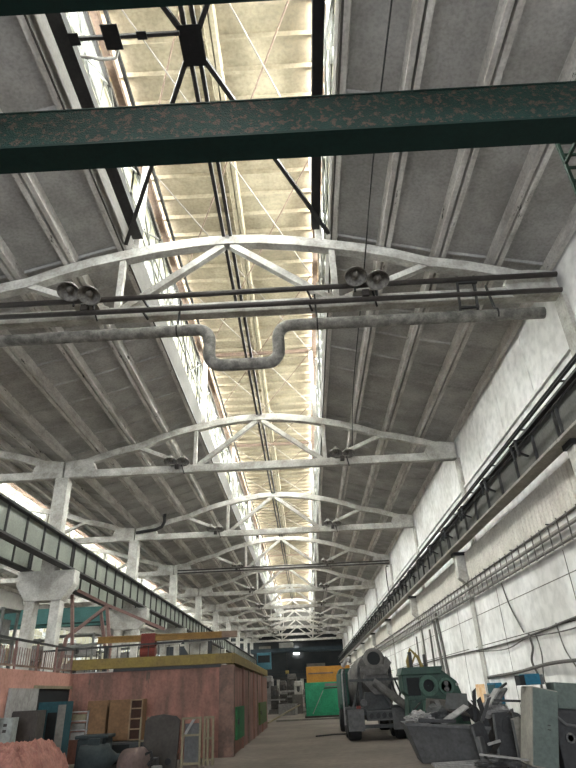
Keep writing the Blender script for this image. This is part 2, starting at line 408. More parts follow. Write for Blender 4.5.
# --- crane girders, one 12 m length per bay
def make_girder(x, y, web_m, side, label, group, flm):
    t = thing('crane_girder', label, 'crane girder', (x, y, 0), 0, group)
    MB().box(-.012, .012, .02, 11.98, 6.64, 7.62).build('web', web_m, t)
    MB().box(-.22, .22, .02, 11.98, 7.62, 7.70).build('top_flange', steel_dk, t)
    MB().box(-.2, .2, .02, 11.98, 6.56, 6.64).build('bottom_flange', flm, t)
    for i in range(9):
        yy = .1 + i * (11.8 / 8)
        MB().box(-.09, .09, yy - .02, yy + .02, 6.64, 7.62).build('stiffener', flange_dk, t)
    MB().box(-.04, .04, 0, 12, 7.70, 7.82).build('crane_rail', steel_dk, t)
    return t
web_l = mat('pale green girder web', (.21, .225, .19), dark=(.11, .12, .10), scale=.8, amount=.6, rough=.5)
gl = make_girder(-8.15, YS[0], web_l, 1, 'grey plate crane girder of the left row, nearest length, cut by the left frame edge', 'crane girders along the left columns', steel_dk)
dup(gl, (-8.15, YS[0] - BAY, 0), 'grey plate crane girder of the left row beside the viewer')
for k in range(1, NT - 1): dup(gl, (-8.15, YS[k], 0), f'grey plate crane girder of the left row, starting at the {ORD[k - 1]} forked column')
gr = make_girder(8.0, YS[0], mat('dark girder web', (.13, .13, .12), scale=1), 1, 'dark crane girder along the right wall, nearest length', 'crane girders along the right wall', flange)
gr.scale = (1, 1, .877); gr.location.z = .746
dup(gr, (8.0, YS[0] - BAY, .746), 'dark crane girder along the right wall, beside the viewer')
for k in range(1, NT - 1): dup(gr, (8.0, YS[k], .746), f'dark crane girder along the right wall, starting at the {ORD[k]} wall bracket')
for k in range(0, NT - 1): dup(gl, (-9.95, YS[k], 0), f'dark crane girder of the left aisle, on the far side of the columns, {ORD[k]} length', 'crane girders on the far side of the columns')
# trolley gear hung on the right girder: pairs of dark arms
ta = thing('conductor_bracket', 'x', 'bracket', (7.78, 14, 6.98), 0, 'black current rail brackets on the right crane girder')
MB().bar((0.08, 0, .35), (-.32, 0, .2), .05, .05).build('arm', steel_bk, ta)
MB().bar((0.08, .3, -.1), (-.34, .3, .1), .05, .05).build('arm', steel_bk, ta)
MB().tube([(-.3, -.05, -.2), (-.3, .0, .25)], .05, 8).build('insulator', steel_bk, ta)
MB().tube([(-.3, .3, -.2), (-.34, .3, .2), (-.2, .15, .3)], .04, 8).build('insulator', steel_bk, ta)
ta['label'] = 'black current rail bracket on the right crane girder, first from the front'
for i in range(1, 22):
    dup(ta, (7.78, 14 + i * 3.0, 6.98), f'black current rail bracket on the right crane girder, number {i + 1} counted away from the viewer')
o = MB().tube([(7.5, 2, 7.0), (7.5, 118, 7.0)], .03, 6).build('conductor_rail', steel_bk); tag(o, 'thin black current rail along the right crane girder, lower of two', 'rail')
o = MB().tube([(7.47, 2, 7.32), (7.47, 118, 7.32)], .035, 6).build('conductor_rail', steel_bk); tag(o, 'thin black current rail along the right crane girder, upper of two', 'rail')
# black pipe and its brackets above the right girder
bp = thing('black_pipe', 'black pipe running the length of the right wall just above the crane girder', 'pipe', (8.3, 0, 8.2))
MB().tube([(0, 0, 0), (0, 118, 0)], .055, 8).build('pipe', steel_bk, bp)
for i in range(24): MB().bar((0, 3.6 + i * 3.0, 0), (.7, 3.6 + i * 3.0, -.02), .04, .04).build('bracket', steel_dk, bp)

# --- right wall
def wall_right():
    m = MB()
    m.box(9.05, 9.4, YB, YE, 0, 9.3)
    struct(m, 'wall_right', wallw)
    struct(MB().box(8.5, 9.05, YB, YE, 0, 6.44), 'wall_right', wallw)
    m = MB(); y = YB
    while y < YE:
        m.box(9.05, 9.4, y + .02, min(y + 2.98, YE), 9.33, 12.2); y += 3
    m.box(9.12, 9.4, YB, YE, 9.3, 12.2)
    struct(m, 'wall_right', wallw)
    struct(MB().box(8.97, 9.06, YB, YE, 9.22, 9.32), 'trim_3', wallw)
wall_right()
for k in range(-1, NT - 1):      # strips of ribbed channel glass below the girder
    y0 = Y0 + BAY * k + .3; n = 40; pts = []
    dy = (BAY - .6) / n; vs = []; fs = []
    for i in range(n):
        a = y0 + i * dy
        for q, d in ((0, 0), (.04, .05), (dy - .05, .05), (dy - .01, 0)): pts.append((8.49 - d * 1.5, a + q))
    m = MB().prism(pts + [(8.51, y0 + BAY - .6), (8.51, y0)], 'z', 5.3, 6.42)
    struct(m, 'window_2', ribw)
# joints in the lower wall: shallow dark battens
for z in (2.94,):
    for i in range(10): struct(MB().box(8.488, 8.502, 2 + i * 12.0 + .3, 2 + i * 12.0 + 11.2, z - .012, z + .012), 'trim_5', grey_dk)
for i in range(14): struct(MB().box(8.488, 8.502, 3.2 + i * 6 - .01, 3.2 + i * 6 + .01, 0, 4.6), 'trim_6', grey_md)
struct(MB().box(8.488, 8.502, 2, 118, 4.0, 4.02), 'trim_5', grey_md)

# --- cable ladder on right wall
cl = thing('cable_ladder', 'two tier wire cable ladder running along the whitewashed right wall below the ribbed glass', 'cable ladder', (8.34, 0, 0))
for z in (4.67, 4.98, 5.26): MB().tube([(0, 2, z), (0, 118, z)], .028, 6).build('rail', wire_m, cl)
for z in (4.72, 5.03): MB().tube([(.03, 2, z), (.03, 118, z + .0)], .05, 6).build('cable', mat('pale cable', (.38, .36, .33)), cl)
rung = MB().bar((-.02, 0, 4.61), (-.02, 0, 5.32), .025, .03, (0, 1, 0)).build('rung', wire_m, cl)
rung.location.y = 11
for i in range(1, 90):
    r = rung.copy(); C.objects.link(r); r.parent = cl; r.location.y = 11 + i * (.62 if i < 60 else .62)
hk = MB().bar((-.08, 0, 5.3), (.14, 0, 5.3), .03, .03).build('hanger', steel_dk, cl); hk.location.y = 12.2
for i in range(1, 16):
    r = hk.copy(); C.objects.link(r); r.parent = cl; r.location.y = 12.2 + i * 3.1

# wires on the lower right wall
def wire(pts, r, label, name='wall_cable', m=wire_m, seg=6, cat='cable'):
    # smooth the polyline
    P = [Vector((8.44 + (p[0] - 8.98), p[1] * .925, 1.6 + (p[2] - 1.6) * .925)) if p[0] > 8.9 and p[1] < 60 else Vector(p) for p in pts]; out = []
    for i in range(len(P) - 1):
        a, b, c, d = P[max(i - 1, 0)], P[i], P[i + 1], P[min(i + 2, len(P) - 1)]
        for k in range(6):
            t = k / 6; out.append(.5 * ((2 * b) + (c - a) * t + (2 * a - 5 * b + 4 * c - d) * t * t + (3 * b - a - 3 * c + d) * t ** 3))
    out.append(P[-1])
    o = MB().tube(out, r, seg).build(name, m, smooth=True); return tag(o, label, cat)
wire([(8.99, 2, 3.2), (8.99, 10, 3.16), (8.99, 16, 3.12), (8.99, 20.5, 2.95), (8.99, 25, 2.9), (8.99, 32, 2.95), (8.99, 52, 2.95)], .03, 'thick grey cable strung level along the right wall above the cabinets')
wire([(8.96, 2, 3.1), (8.96, 12, 3.02), (8.96, 17, 2.85), (8.96, 20.5, 2.9), (8.96, 23, 2.72), (8.96, 27, 2.88)], .018, 'thin cable sagging below the thick one on the right wall')
wire([(8.98, 20.4, 3.0), (8.95, 20.2, 2.6), (8.93, 20.5, 2.2), (8.95, 20.2, 1.7), (8.97, 20.4, 1.2)], .035, 'bundle of loose grey cables hanging down the right wall over the blue box')
wire([(8.98, 19.8, 3.0), (8.96, 19.6, 2.4), (8.97, 19.9, 1.7), (8.97, 19.7, 1.3)], .02, 'loose thin cable hanging just right of the cable bundle')
wire([(8.98, 18.0, 3.1), (8.97, 17.8, 2.4), (8.96, 17.3, 1.9), (8.97, 17.0, 1.3)], .02, 'long loose cable curving down the right wall near the frame edge')
wire([(8.98, 22.0, 4.85), (8.98, 21.6, 4.0), (8.98, 20.8, 3.1)], .025, 'cable dropping from the cable ladder to the level cable')
wire([(8.2, 9, 1.9), (8.1, 13, 1.98), (8.3, 17, 2.05), (8.4, 20.5, 1.92), (8.42, 24, 1.85)], .05, 'thick grey pipe like cable sweeping behind the cabinets', m=wire_m)
wire([(4.3, 24.6, 11.5), (4.1, 20, 12.2), (3.8, 12.5, 11.6), (3.75, 8.6, 12.0), (3.8, 5, 12.3), (3.8, -4, 12.4)], .018, 'thin black wire hanging under the right roof slope to the second truss', m=wire_b)
wire([(8.75, 48.3, 10.5), (8.7, 49.3, 10.6), (8.8, 50.3, 9.6), (8.85, 50.0, 8.3)], .04, 'black cable looping from the fourth truss down to the crane girder', m=wire_b)
# vertical conduits
for i, (y, z0, z1, tilt) in enumerate(((41, 1.2, 4.6, 0), (38.6, 1.0, 4.8, .15), (36.4, 1.0, 4.6, -.1), (34.4, 1.0, 5.0, .4), (33.4, 1.0, 5.2, .5))):
    o = MB().tube([(8.42, y * .925 - tilt, 1.6 + (z0 - 1.6) * .925), (8.42, y * .925 + tilt, 1.6 + (z1 - 1.6) * .925)], .07 if i > 2 else .05, 8).build('conduit', grey_md)
    tag(o, f'grey upright conduit on the right wall above the green machine, {ORD[i]} from the far end', 'conduit', 'upright conduits above the green machine')
struct(MB().box(8.48, 8.502, 25.0, 26.3, .2, 1.64), 'wall_patch', orange_p)

# --- floor, other walls
struct(MB().box(-27.5, 9.4, YB, YE + 60, -.3, 0), 'floor', floorm)
struct(MB().box(-27.3, -27.0, YB, YE, 0, 4.6).box(-27.3, -27.0, YB, YE, 9.4, 12.2), 'wall_left', grey_md)
for k in range(-1, NT - 1):
    a = Y0 + BAY * k; w = MB()
    w.box(-27.25, -27.05, a - .3, a + .3, 4.6, 9.4)
    for i in range(1, 8): w.box(-27.2, -27.12, a + i * 1.5 - .05, a + i * 1.5 + .05, 4.6, 9.4)
    for z in (5.8, 7.0, 8.2): w.box(-27.2, -27.12, a, a + 12, z - .05, z + .05)
    r = struct(w, 'window_3', limecol)
    struct(MB().box(-27.17, -27.155, a, a + 12, 4.6, 9.4), 'window_pane', glass_d, parent=r)
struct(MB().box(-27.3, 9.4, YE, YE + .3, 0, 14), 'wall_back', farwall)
# front end wall behind the viewer, with an assumed gateway opening for the added fill light
w = MB().box(-27.3, 9.4, YB - .3, YB, 9.8, 14).box(-27.3, -7.5, YB - .3, YB, 0, 9.8).box(7.8, 9.4, YB - .3, YB, 0, 9.8)
struct(w, 'wall_front', wallw)

# --- pipes along the nearest truss
sp = thing('steam_pipe', 'thick grey lagged pipe crossing under the nearest truss with a square U bend', 'pipe', (0, 12.0, 0))
zc = 9.91
def elbow(x, z, sx, sz, r=.34, n=6):   # quarter bend helper
    return [(x + sx * r * (1 - math.cos(PI / 2 * i / n)) - sx * 0, 0, z + sz * r * math.sin(PI / 2 * i / n)) for i in range(n + 1)]
path = [(-8.7, 0, 9.86), (-.75, 0, zc)]
for i in range(6): t = PI / 2 * (i + 1) / 6; path.append((-.7 + .34 * math.sin(t), 0, zc - .34 * (1 - math.cos(t))))
for i in range(7): t = PI / 2 * i / 6; path.append((-.36 + .34 * (1 - math.cos(t)) , 0, 9.15 - .34 * math.sin(t)))
for i in range(7): t = PI / 2 * i / 6; path.append((1.05 + .34 * math.sin(t), 0, 8.81 + .34 * (1 - math.cos(t))))
for i in range(7): t = PI / 2 * i / 6; path.append((1.39 + .34 * (1 - math.cos(t)), 0, 9.57 + .34 * math.sin(t)))
path.append((8.2, 0, 9.88))
MB().tube(path, .155, 16).build('lagged_tube', pipe_in, sp, smooth=True)
for x in (-6.5, -1.2, 2.4, 7.0):
    MB().tube([(x - .02, 0, zc), (x + .02, 0, zc)], .175, 14).build('clamp', steel_dk, sp)
    MB().bar((x, .0, zc + .15), (x, .2, 11.0), .05, .05, (1, 0, 0)).build('hanger', steel_dk, sp)
for nm, zL, zR, r, yy, lb in (('steel_pipe', 11.02, 11.10, .075, 12.0, 'upper'), ('steel_pipe', 10.66, 10.58, .07, 12.0, 'lower')):
    t = thing(nm, f'dark rusty pipe crossing the hall in front of the nearest truss chord, {lb} of two', 'pipe', (0, yy, 0))
    MB().tube([(-8.9, 0, zL), (8.85, 0, zR)], r, 12).build('tube', pipe_st, t, smooth=True)
    for x in (-7, -2.2, 2.2, 6.6):
        MB().bar((x, 0, zL), (x + .12, .3, zL - .12), .05, .05).build('bracket', steel_dk, t)
pf = thing('pipe_bracket', 'angle iron pipe bracket at the right end of the nearest truss', 'bracket', (6.2, 12.05, 0))
for x in (-.1, .35):
    MB().bar((x, -.05, 9.95), (x + .12, -.02, 11.2), .06, .06, (1, 0, 0)).build('upright', steel_dk, pf)
MB().bar((-.1, -.08, 10.15), (.4, -.08, 10.15), .06, .06).build('cross_bar', steel_dk, pf)
MB().bar((0, -.08, 10.95), (.5, -.08, 10.95), .06, .06).build('cross_bar', steel_dk, pf)
for z, lb in ((10.93, 'upper'), (10.72, 'lower')):
    o = MB().tube([(-8.65, YS[3] - .3, z), (8.85, YS[3] - .3, z)], .055, 8).build('steel_pipe', pipe_st, smooth=True)
    tag(o, f'dark pipe slung along the fourth truss of the main aisle, {lb} of the pair', 'pipe')
gn = thing('vent_pipe', 'black goose neck pipe rising beside the third truss near the left column', 'pipe', (0, YS[2] - .3, 0))
MB().tube([(-8.9, 0, 11.1), (-7.6, 0, 11.25), (-7.25, 0, 11.4), (-7.1, 0, 11.7), (-7.1, 0, 12.4)], .1, 10).build('tube', steel_dk, gn, smooth=True)
MB().tube([(-7.1, 0, 12.4), (-7.1, 0, 12.55)], .25, 10).build('cap', steel_dk, gn)

# --- dome lamps in pairs on the trusses
lp = thing('dome_lamp', 'x', 'lamp', (0, 0, 0), 0, 'dome lamps on the trusses')
prof = [(0, .05), (.02, .09), (.12, .10), (.16, .14), (.24, .235), (.34, .29), (.37, .3), (.37, .285), (.33, .27), (.24, .215), (.17, .13), (.14, .06)]
MB().lathe(prof, (0, 0, .25), (0, -.35, -1), 22).build('shade', lampm, lp, smooth=True)
MB().lathe([(.14, .05), (.2, .09), (.27, .095), (.33, .06), (.35, .01)], (0, 0, .25), (0, -.35, -1), 12).build('bulb', lamp_in, lp, smooth=True)
MB().tube([(0, .0, .28), (0, .22, .3), (0, .3, .0), (0, .3, -.25)], .03, 8).build('arm', steel_dk, lp)
first = True
for k in range(0, 9):
    for s in (-1, 1):
        for j in (0, 1):
            x = s * 3.75 + (j - .5) * .56
            loc = (x, YS[k] - (.75 if k == 0 else .4), 11.12 - j * .16 * (1 if k == 0 else .2))
            lab = f"dusty dome lamp, {'left' if j == 0 else 'right'} of the pair on the {'left' if s < 0 else 'right'} half of {ORD[k]} truss"
            if first: lp.location = loc; lp['label'] = lab; first = False
            else: dup(lp, loc, lab)
jb = thing('lamp_bracket', 'x', 'bracket', (0, 0, 0), 0, 'brackets carrying the dome lamps')
MB().box(-.32, .32, -.12, .1, -.04, 0).build('plate', flange, jb)
MB().box(-.09, .09, -.2, -.05, -.24, -.05).build('ballast_box', pipe_st, jb)
MB().bar((.2, -.1, -.05), (.3, .1, -.42), .04, .04, (0, 1, 0)).build('stay', steel_dk, jb)
first = True
for k in range(0, 9):
    for s in (-1, 1):
        loc = (s * 3.75, YS[k] - .25, 10.98); lab = f"dark bracket under the dome lamps on the {'left' if s < 0 else 'right'} half of {ORD[k]} truss"
        if first: jb.location = loc; jb['label'] = lab; first = False
        else: dup(jb, loc, lab)

# --- overhead crane crossing just above the viewer
oc = thing('overhead_crane', 'dark green bridge crane girders with peeling paint, crossing right above the viewer', 'crane', (0, 0, 0))
g = MB(); g.box(-7.9, 7.75, 5.1, 5.52, 8.30, 8.34)          # bottom plate
g.box(-7.9, 7.75, 5.12, 5.5, 9.07, 9.1)
g.build('bottom_plate', green_dk, oc)
MB().box(-7.9, 7.75, 5.13, 5.16, 8.34, 9.07).build('web_plate', green_peel, oc)
MB().box(-7.9, 7.75, 5.46, 5.49, 8.34, 9.07).build('web_plate', green_dk, oc)
MB().box(-7.9, 7.75, 3.0, 3.42, 8.30, 9.1).build('near_girder', green_dk, oc)
for s in (-1, 1):
    x = -8.15 if s < 0 else 8.0
    MB().box(x - .2, x + .2, 2.4, 6.1, 7.98, 8.32).build('end_carriage', green_dk, oc)
    for y in (2.9, 5.6): MB().lathe([(-.06, .16), (.06, .16)], (x, y, 7.98), (1, 0, 0), 16).build('wheel', steel_dk, oc)
ld = MB()
for x in (6.33, 6.68): ld.bar((x, 6.5, 9.7), (x, 6.5, 7.5), .05, .05, (0, 1, 0)).bar((x, 5.48, 9.0), (x, 6.5, 9.0), .05, .05)
for i in range(7): ld.bar((6.33, 6.5, 9.5 - i * .3), (6.68, 6.5, 9.5 - i * .3), .04, .04)
ld.build('ladder', mach_g, oc)

# --- far crane and far end
fc = thing('overhead_crane', 'dark blue bridge crane across the far end of the hall', 'crane', (0, 106, 0))
MB().box(-7.9, 7.8, -.4, .4, 7.9, 8.5).build('girder', mat('far crane blue grey', (.03, .045, .055)), fc)
MB().box(-7.9, 7.8, 2, 2.8, 7.9, 8.5).build('girder', MATS['far crane blue grey'], fc)
MB().box(-6.8, -4.4, -.6, .8, 5.4, 7.9).build('operator_cab', mat('crane cab blue', (.05, .14, .18)), fc, bevel=.05)
MB().box(-6.6, -4.6, -.64, -.6, 6.4, 7.5).build('cab_window', dark_in, fc)
MB().box(-3.0, -.6, -.5, 1.4, 8.5, 9.3).build('trolley', steel_gr, fc, bevel=.05)
MB().tube([(-1.8, .4, 8.5), (-1.8, .4, 5)], .06, 6).build('hoist_rope', steel_dk, fc)
MB().box(-2.1, -1.5, .2, .6, 4.6, 5.1).build('hook_block', yellow, fc, bevel=.05)
o = MB().box(-1.0, .1, YE - .25, YE, 8.6, 9.7).build('flood_light', [lamp_on]); tag(o, 'square lamp shining white on the dark far wall', 'lamp')
o = MB().box(-8.0, -5.6, YE - .1, YE, 8.0, 10.3).build('frosted_window', grey_md); tag(o, 'pale square window high at the left of the dark far wall', 'window')
o = MB().box(1.5, 5.2, YE - .1, YE, 4.6, 6.8).build('wall_panel', grey_md); tag(o, 'wide pale panel low on the dark far wall', 'panel')
gf = thing('gallery', 'dark steel gallery with posts in front of the far wall', 'gallery', (0, YE - 4, 0))
MB().box(-8.8, 8.8, -1.5, 2.5, 4.1, 4.4).build('deck', steel_dk, gf)
for x in (-8.5, -4, .5, 4.6, 8.6): MB().box(x - .3, x + .3, -1.3, -.8, 0, 4.1).build('post', limecol, gf)
for z in (4.9, 5.4): MB().bar((-8.8, -1.4, z), (8.8, -1.4, z), .06, .06).build('handrail', steel_dk, gf)

# --- orange topped green shed
gs = thing('green_shed', 'bright green sheet metal shed with an orange top section beside the truck', 'shed', (1.42, 48.4, 0))
MB().box(0, 3.6, 0, 4.5, .12, 2.3).build('body', cont_g, gs, bevel=.02)
MB().box(.15, 3.5, .15, 4.3, 2.3, 3.38).build('top_section', orange, gs, bevel=.02)
MB().box(.3, 2.2, .11, .15, 2.86, 2.96).build('stripe', edge_br, gs)
MB().box(-.04, .0, .6, 3.8, .6, 2.0).build('side_hatch', steel_dk, gs)
MB().box(1.15, 3.3, -.05, 0, .3, 1.85).build('door', mat('shed door green', (.03, .28, .14)), gs)
MB().bar((.5, -.08, .25), (1.35, -.08, 1.75), .05, .05, (0, 1, 0)).build('brace_rod', scrap_l, gs)
MB().box(1.4, 2.9, -.08, -.03, 1.85, 1.93).build('lintel', steel_dk, gs)
MB().box(1.5, 2.4, -.06, 0, 2.0, 2.2).build('sign_plate', grey_md, gs)
MB().box(-.1, 3.7, -.1, 4.6, 0, .12).build('skid', grey_dk, gs)
kb = struct(MB().box(-.6, 9, 44.2, 44.5, 0, .1), 'trim_7', grey_md)

# --- machines in the distance
def mill(x, y, s, label, m=mixer_m, name='milling_machine'):
    t = thing(name, label, 'machine', (x, y, 0), 0, 'old machine tools beyond the open floor'); t.scale = (s, s, s)
    MB().prism([(-.6, 0), (.6, 0), (.5, .35), (-.5, .35)], 'y', -.7, .6).build('base', m, t, bevel=.03)
    MB().box(-.35, .35, .0, .6, .35, 2.0).build('column', m, t, bevel=.05)
    MB().box(-.3, .3, -.8, .5, 1.75, 2.15).build('head', m, t, bevel=.06)
    MB().box(-.9, .9, -.7, -.05, 1.0, 1.13).build('work_table', scrap_l, t, bevel=.02)
    MB().lathe([(0, .12), (.3, .12), (.42, .05)], (0, -.55, 1.78), (0, 0, -1), 12).build('spindle', scrap_m, t)
    MB().lathe([(0, .16), (.05, .16)], (.36, .2, 1.2), (1, 0, 0), 12).build('hand_wheel', steel_dk, t)
    return t
mc = [(-4.2, 66, 1.3, 'pale milling machine just past the corner of the pink rooms'), (-1.6, 62, 1.1, 'low pale milling machine in the middle of the far clutter'), (.6, 68, 1.3, 'milling machine beside the green shed, farther back'),
      (-3.2, 78, 1.7, 'tall milling machine behind the front row of far machines, left'), (-.4, 82, 1.8, 'tall milling machine behind the front row of far machines, centre'), (-5.6, 92, 1.9, 'tall grey machine far back on the left'), (2.4, 90, 1.9, 'tall grey machine far back behind the green shed'), (-2.2, 98, 1.6, 'grey machine almost at the dark far end')]
for i, (x, y, s, lb) in enumerate(mc): mill(x, y, s, lb, [scrap_l, mixer_m, limecol][i % 3])
def crate(x, y, z, w, d, h, label, m, rz=0., name='crate'):
    t = thing(name, label, 'crate', (x, y, z), rz)
    MB().box(-w / 2, w / 2, -d / 2, d / 2, 0, h).build('body', m, t, bevel=.02)
    MB().box(-w / 2 - .03, w / 2 + .03, -d / 2 - .03, d / 2 + .03, h, h + .05).build('lid', m, t)
    return t
crate(-2.9, 58, 0, 1.3, 1, 1.0, 'pale crate on the floor past the pink rooms', scrap_l, .3)
crate(-.2, 57, 0, 1.5, 1, .8, 'wide pale crate in front of the far machines', scrap_l, -.2)
crate(-3.6, 54, 0, .8, .8, .7, 'small dark crate leaning by the corner of the pink rooms', grey_dk, .5)
crate(.6, 60, 0, .9, .9, 1.5, 'upright grey crate close to the green shed', grey_md, .1)
o = MB().bar((-.9, 40, .12), (1.0, 47, .9), .12, .06).build('timber_plank', timber); tag(o, 'long timber leaning low on the floor behind the pink rooms', 'plank')

# --- pink masonry rooms on the left
pr = thing('masonry_room', 'salmon pink masonry room block with an ochre edge beam, left of the passage', 'room', (0, 0, 0))
MB().box(-5.9, -.75, 20.4, 20.7, 0, 2.46).build('front_wall', pink, pr)
MB().box(-1.05, -.75, 20.7, 37.5, 0, 2.5).build('side_wall', pink, pr)
MB().box(-6.2, -5.9, 12.0, 20.7, 0, 2.46).build('wing_wall', pink_lt, pr)
MB().box(-7.6, -1.05, 20.7, 37.5, 2.4, 2.5).build('roof_slab', slab, pr)
MB().box(-7.6, -6.2, 12, 37.5, 2.35, 2.46).build('roof_slab', slab, pr)
MB().box(-5.95, -.72, 20.3, 20.62, 2.56, 2.86).build('edge_beam', yellow, pr)
MB().box(-1.05, -.7, 20.62, 37.5, 2.58, 2.88).build('edge_beam', yellow, pr)
MB().box(-4.6, -1.1, 20.32, 20.5, 2.46, 2.55).build('soffit_board', steel_dk, pr)
MB().box(-1.15, -.68, 20.33, 20.75, 0, 2.52).build('corner_pier', mat('sooty corner', (.22, .13, .10), dark=(.08, .06, .05), scale=2.5, amount=.8), pr)
for i, y in enumerate((23.6, 25.8, 28.3, 30.2, 33.2)):
    MB().box(-.76, -.70, y, y + .12, .0, 2.55).build('pilaster', edge_br if i % 2 else pink, pr)
for y0, y1, m, lb in ((21.2, 23.5, door_g, 'bright green metal door'), (31.0, 35.6, door_g2, 'olive green metal door')):
    d = MB().box(-.75, -.66, y0, y1, .38, 1.3).build('door', m, pr); d['label'] = lb
    MB().box(-.66, -.62, y0 + .2, y0 + .3, .8, .95).build('handle', steel_dk, d)
# dark opening with a pale lintel in the wing wall
MB().box(-5.92, -5.86, 17.6, 20.1, 1.35, 2.02).build('opening', dark_in, pr)
MB().box(-5.9, -5.82, 17.5, 20.2, 2.02, 2.1).build('lintel', timber, pr)
# railing on the roof of the wing
rl = thing('roof_railing', 'thin dark railing with slanting posts on the roof of the pink rooms, left', 'railing', (-6.0, 0, 2.46))
MB().bar((0, 12, .72), (0, 20.5, .72), .05, .06).build('top_rail', steel_dk, rl)
MB().bar((-.02, 12, .1), (-.02, 20.5, .1), .05, .05).build('bottom_rail', edge_br, rl)
for i in range(7): MB().bar((0, 12.3 + i * 1.35, 0), (0, 12.2 + i * 1.35, .72), .05, .05, (1, 0, 0)).build('post', pinksteel, rl)
for i in range(56): MB().bar((-.02, 12.2 + i * .15, .1), (-.02, 12.2 + i * .15, .55), .018, .018, (1, 0, 0)).build('baluster', pinksteel, rl)
rl2 = thing('roof_railing', 'railing above the ochre beam of the pink rooms, running across', 'railing', (0, 21.5, 2.5))
MB().bar((-7.5, 0, .75), (-1, 0, .9), .05, .06).build('top_rail', steel_dk, rl2)
for i in range(18): MB().bar((-7.4 + i * .36, 0, 0), (-7.4 + i * .36, 0, .78), .025, .025, (0, 1, 0)).build('baluster', steel_dk, rl2)

# --- jib truss of reddish steel and orange hoist beam over the pink rooms
js = thing('support_gantry', 'reddish braced steel frame standing on the roof behind the nearest forked column', 'frame', (0, 0, 0))
A = (-9.3, 27.5, 5.9); B = (-7.3, 27.5, 5.2); Cc = (-4.6, 27.5, 3.9)
for p, q in (((-8.6, 26.8, 6.15), (-7.4, 27.5, 5.55)), ((-7.4, 27.5, 5.55), (-4.9, 28.5, 4.5)), ((-7.4, 27.5, 5.5), (-8.9, 27, 4.2)), ((-7.4, 27.5, 5.5), (-6.9, 27, 3.6)), ((-8.9, 27, 6.0), (-8.6, 27, 3.9)), ((-8.9, 27, 4.2), (-9.1, 27, 2.6)), ((-6.9, 27, 4.2), (-6.95, 27, 2.6)), ((-7.7, 27.6, 5.3), (-7.3, 27.6, 3.7))):
    MB().bar(p, q, .13, .13, (0, 1, 0)).build('brace', pinksteel, js)
MB().bar((-9.1, 27, 3.75), (-6.9, 27, 3.95), .1, .1).build('lower_chord', steel_gr, js)
hb = thing('hoist_beam', 'orange yellow hoist beam crossing above the pink rooms', 'beam', (0, 25, 0))
MB().box(-6.8, -1.7, -.1, .1, 3.72, 3.76).box(-6.8, -1.7, -.02, .02, 3.76, 3.92).box(-6.8, -1.7, -.1, .1, 3.92, 3.96).build('i_beam', mat('hoist beam orange', (.27, .16, .05), dark=(.15, .09, .04), scale=2), hb)
MB().box(-1.72, -1.1, -.1, .1, 3.73, 3.96).build('beam_end', edge_br, hb)
for x in (-6.4, -2.2): MB().box(x - .08, x + .08, -.08, .08, 2.55, 3.62).build('post', steel_dk, hb)
ht = thing('hoist_trolley', 'red hoist trolley hanging on the orange beam', 'hoist', (-4.7, 25, 3.75))
MB().box(-.28, .28, -.2, -.13, -.22, .25).build('side_plate', redpaint, ht); MB().box(-.28, .28, .13, .2, -.22, .25).build('side_plate', redpaint, ht)
MB().lathe([(-.3, .18), (.3, .18)], (0, 0, -.42), (1, 0, 0), 14).build('drum', redpaint, ht); MB().tube([(0, 0, -.5), (0, 0, -1.0)], .05, 8).build('chain', steel_dk, ht)

# --- left aisle crane and clutter
ca = thing('overhead_crane', 'teal bridge crane girder in the left aisle behind the forked column', 'crane', (-18, 45, 0))
MB().box(-7.9, 7.9, -.35, .35, 6.9, 7.95).build('girder', teal_b, ca); MB().box(-7.9, 7.9, 1.8, 2.4, 6.9, 7.95).build('girder', teal_b, ca)
for s in (-1, 1): MB().box(s * 8.1 - .2, s * 8.1 + .2, -1, 3.2, 7.82, 8.1).build('end_carriage', steel_dk, ca)
random.seed(3)
for i in range(12):
    x = -11.9 - (i % 3) * 3.9; y = 25 + (i // 3) * 11 + (i % 3) * 2
    t = thing('storage_rack', f'steel storage rack loaded with pale boxes in the left aisle, {ORD[i]} from the front', 'rack', (x, y, 0), random.uniform(-.3, .3), 'storage racks in the left aisle')
    for a in (-1.4, 1.4):
        for b in (-.5, .5): MB().box(a - .05, a + .05, b - .05, b + .05, 0, 5.2).build('upright', steel_gr, t)
    for z in (.4, 1.6, 2.8, 4.0, 5.1): MB().box(-1.5, 1.5, -.55, .55, z, z + .08).build('shelf', steel_gr, t)
    for z in (.48, 1.68, 2.88, 4.08):
        for a in (-.9, 0, .9): MB().box(a - .35, a + .3, -.45, .4, z, z + random.uniform(.35, .9)).build('box', [scrap_l, grey_md, timber][random.randrange(3)], t)

# --- concrete mixer truck, seen from behind
mt = thing('mixer_truck', 'grey dusty concrete mixer truck seen from behind, chute swung to the right', 'truck', (4.2, 24.4, 0))
ax = Vector((0, 1, -.34)).normalized(); o0 = (0.05, -.05, 2.62)
MB().lathe([(0, .28), (.05, .38), (.5, .42), (1.6, .85), (2.4, 1.0), (3.4, 1.05), (4.6, .7), (4.8, .4)], o0, ax, 32).build('drum', mixer_m, mt, smooth=True)
MB().lathe([(-.16, .26), (-.16, .40), (.1, .42), (.1, .26), (-.16, .26)], o0, ax, 28).build('drum_mouth', mixer_m, mt, smooth=True)
MB().lathe([(-.175, .25), (.02, .25)], o0, ax, 20).build('drum_hole_disc', dark_in, mt)  # dark disc set before the mouth, standing in for the unlit hole
MB().tube([(.05 + .62 * math.cos(a), .15, 2.15 + .75 * math.sin(a)) for a in [PI * i / 14 for i in range(15)]], .06, 8).build('support_hoop', mixer_f, mt, smooth=True)
for s in (-1, 1): MB().bar((.05 + s * .6, .2, 2.2), (s * .5, .3, .95), .12, .12, (0, 1, 0)).build('support_leg', mixer_f, mt)
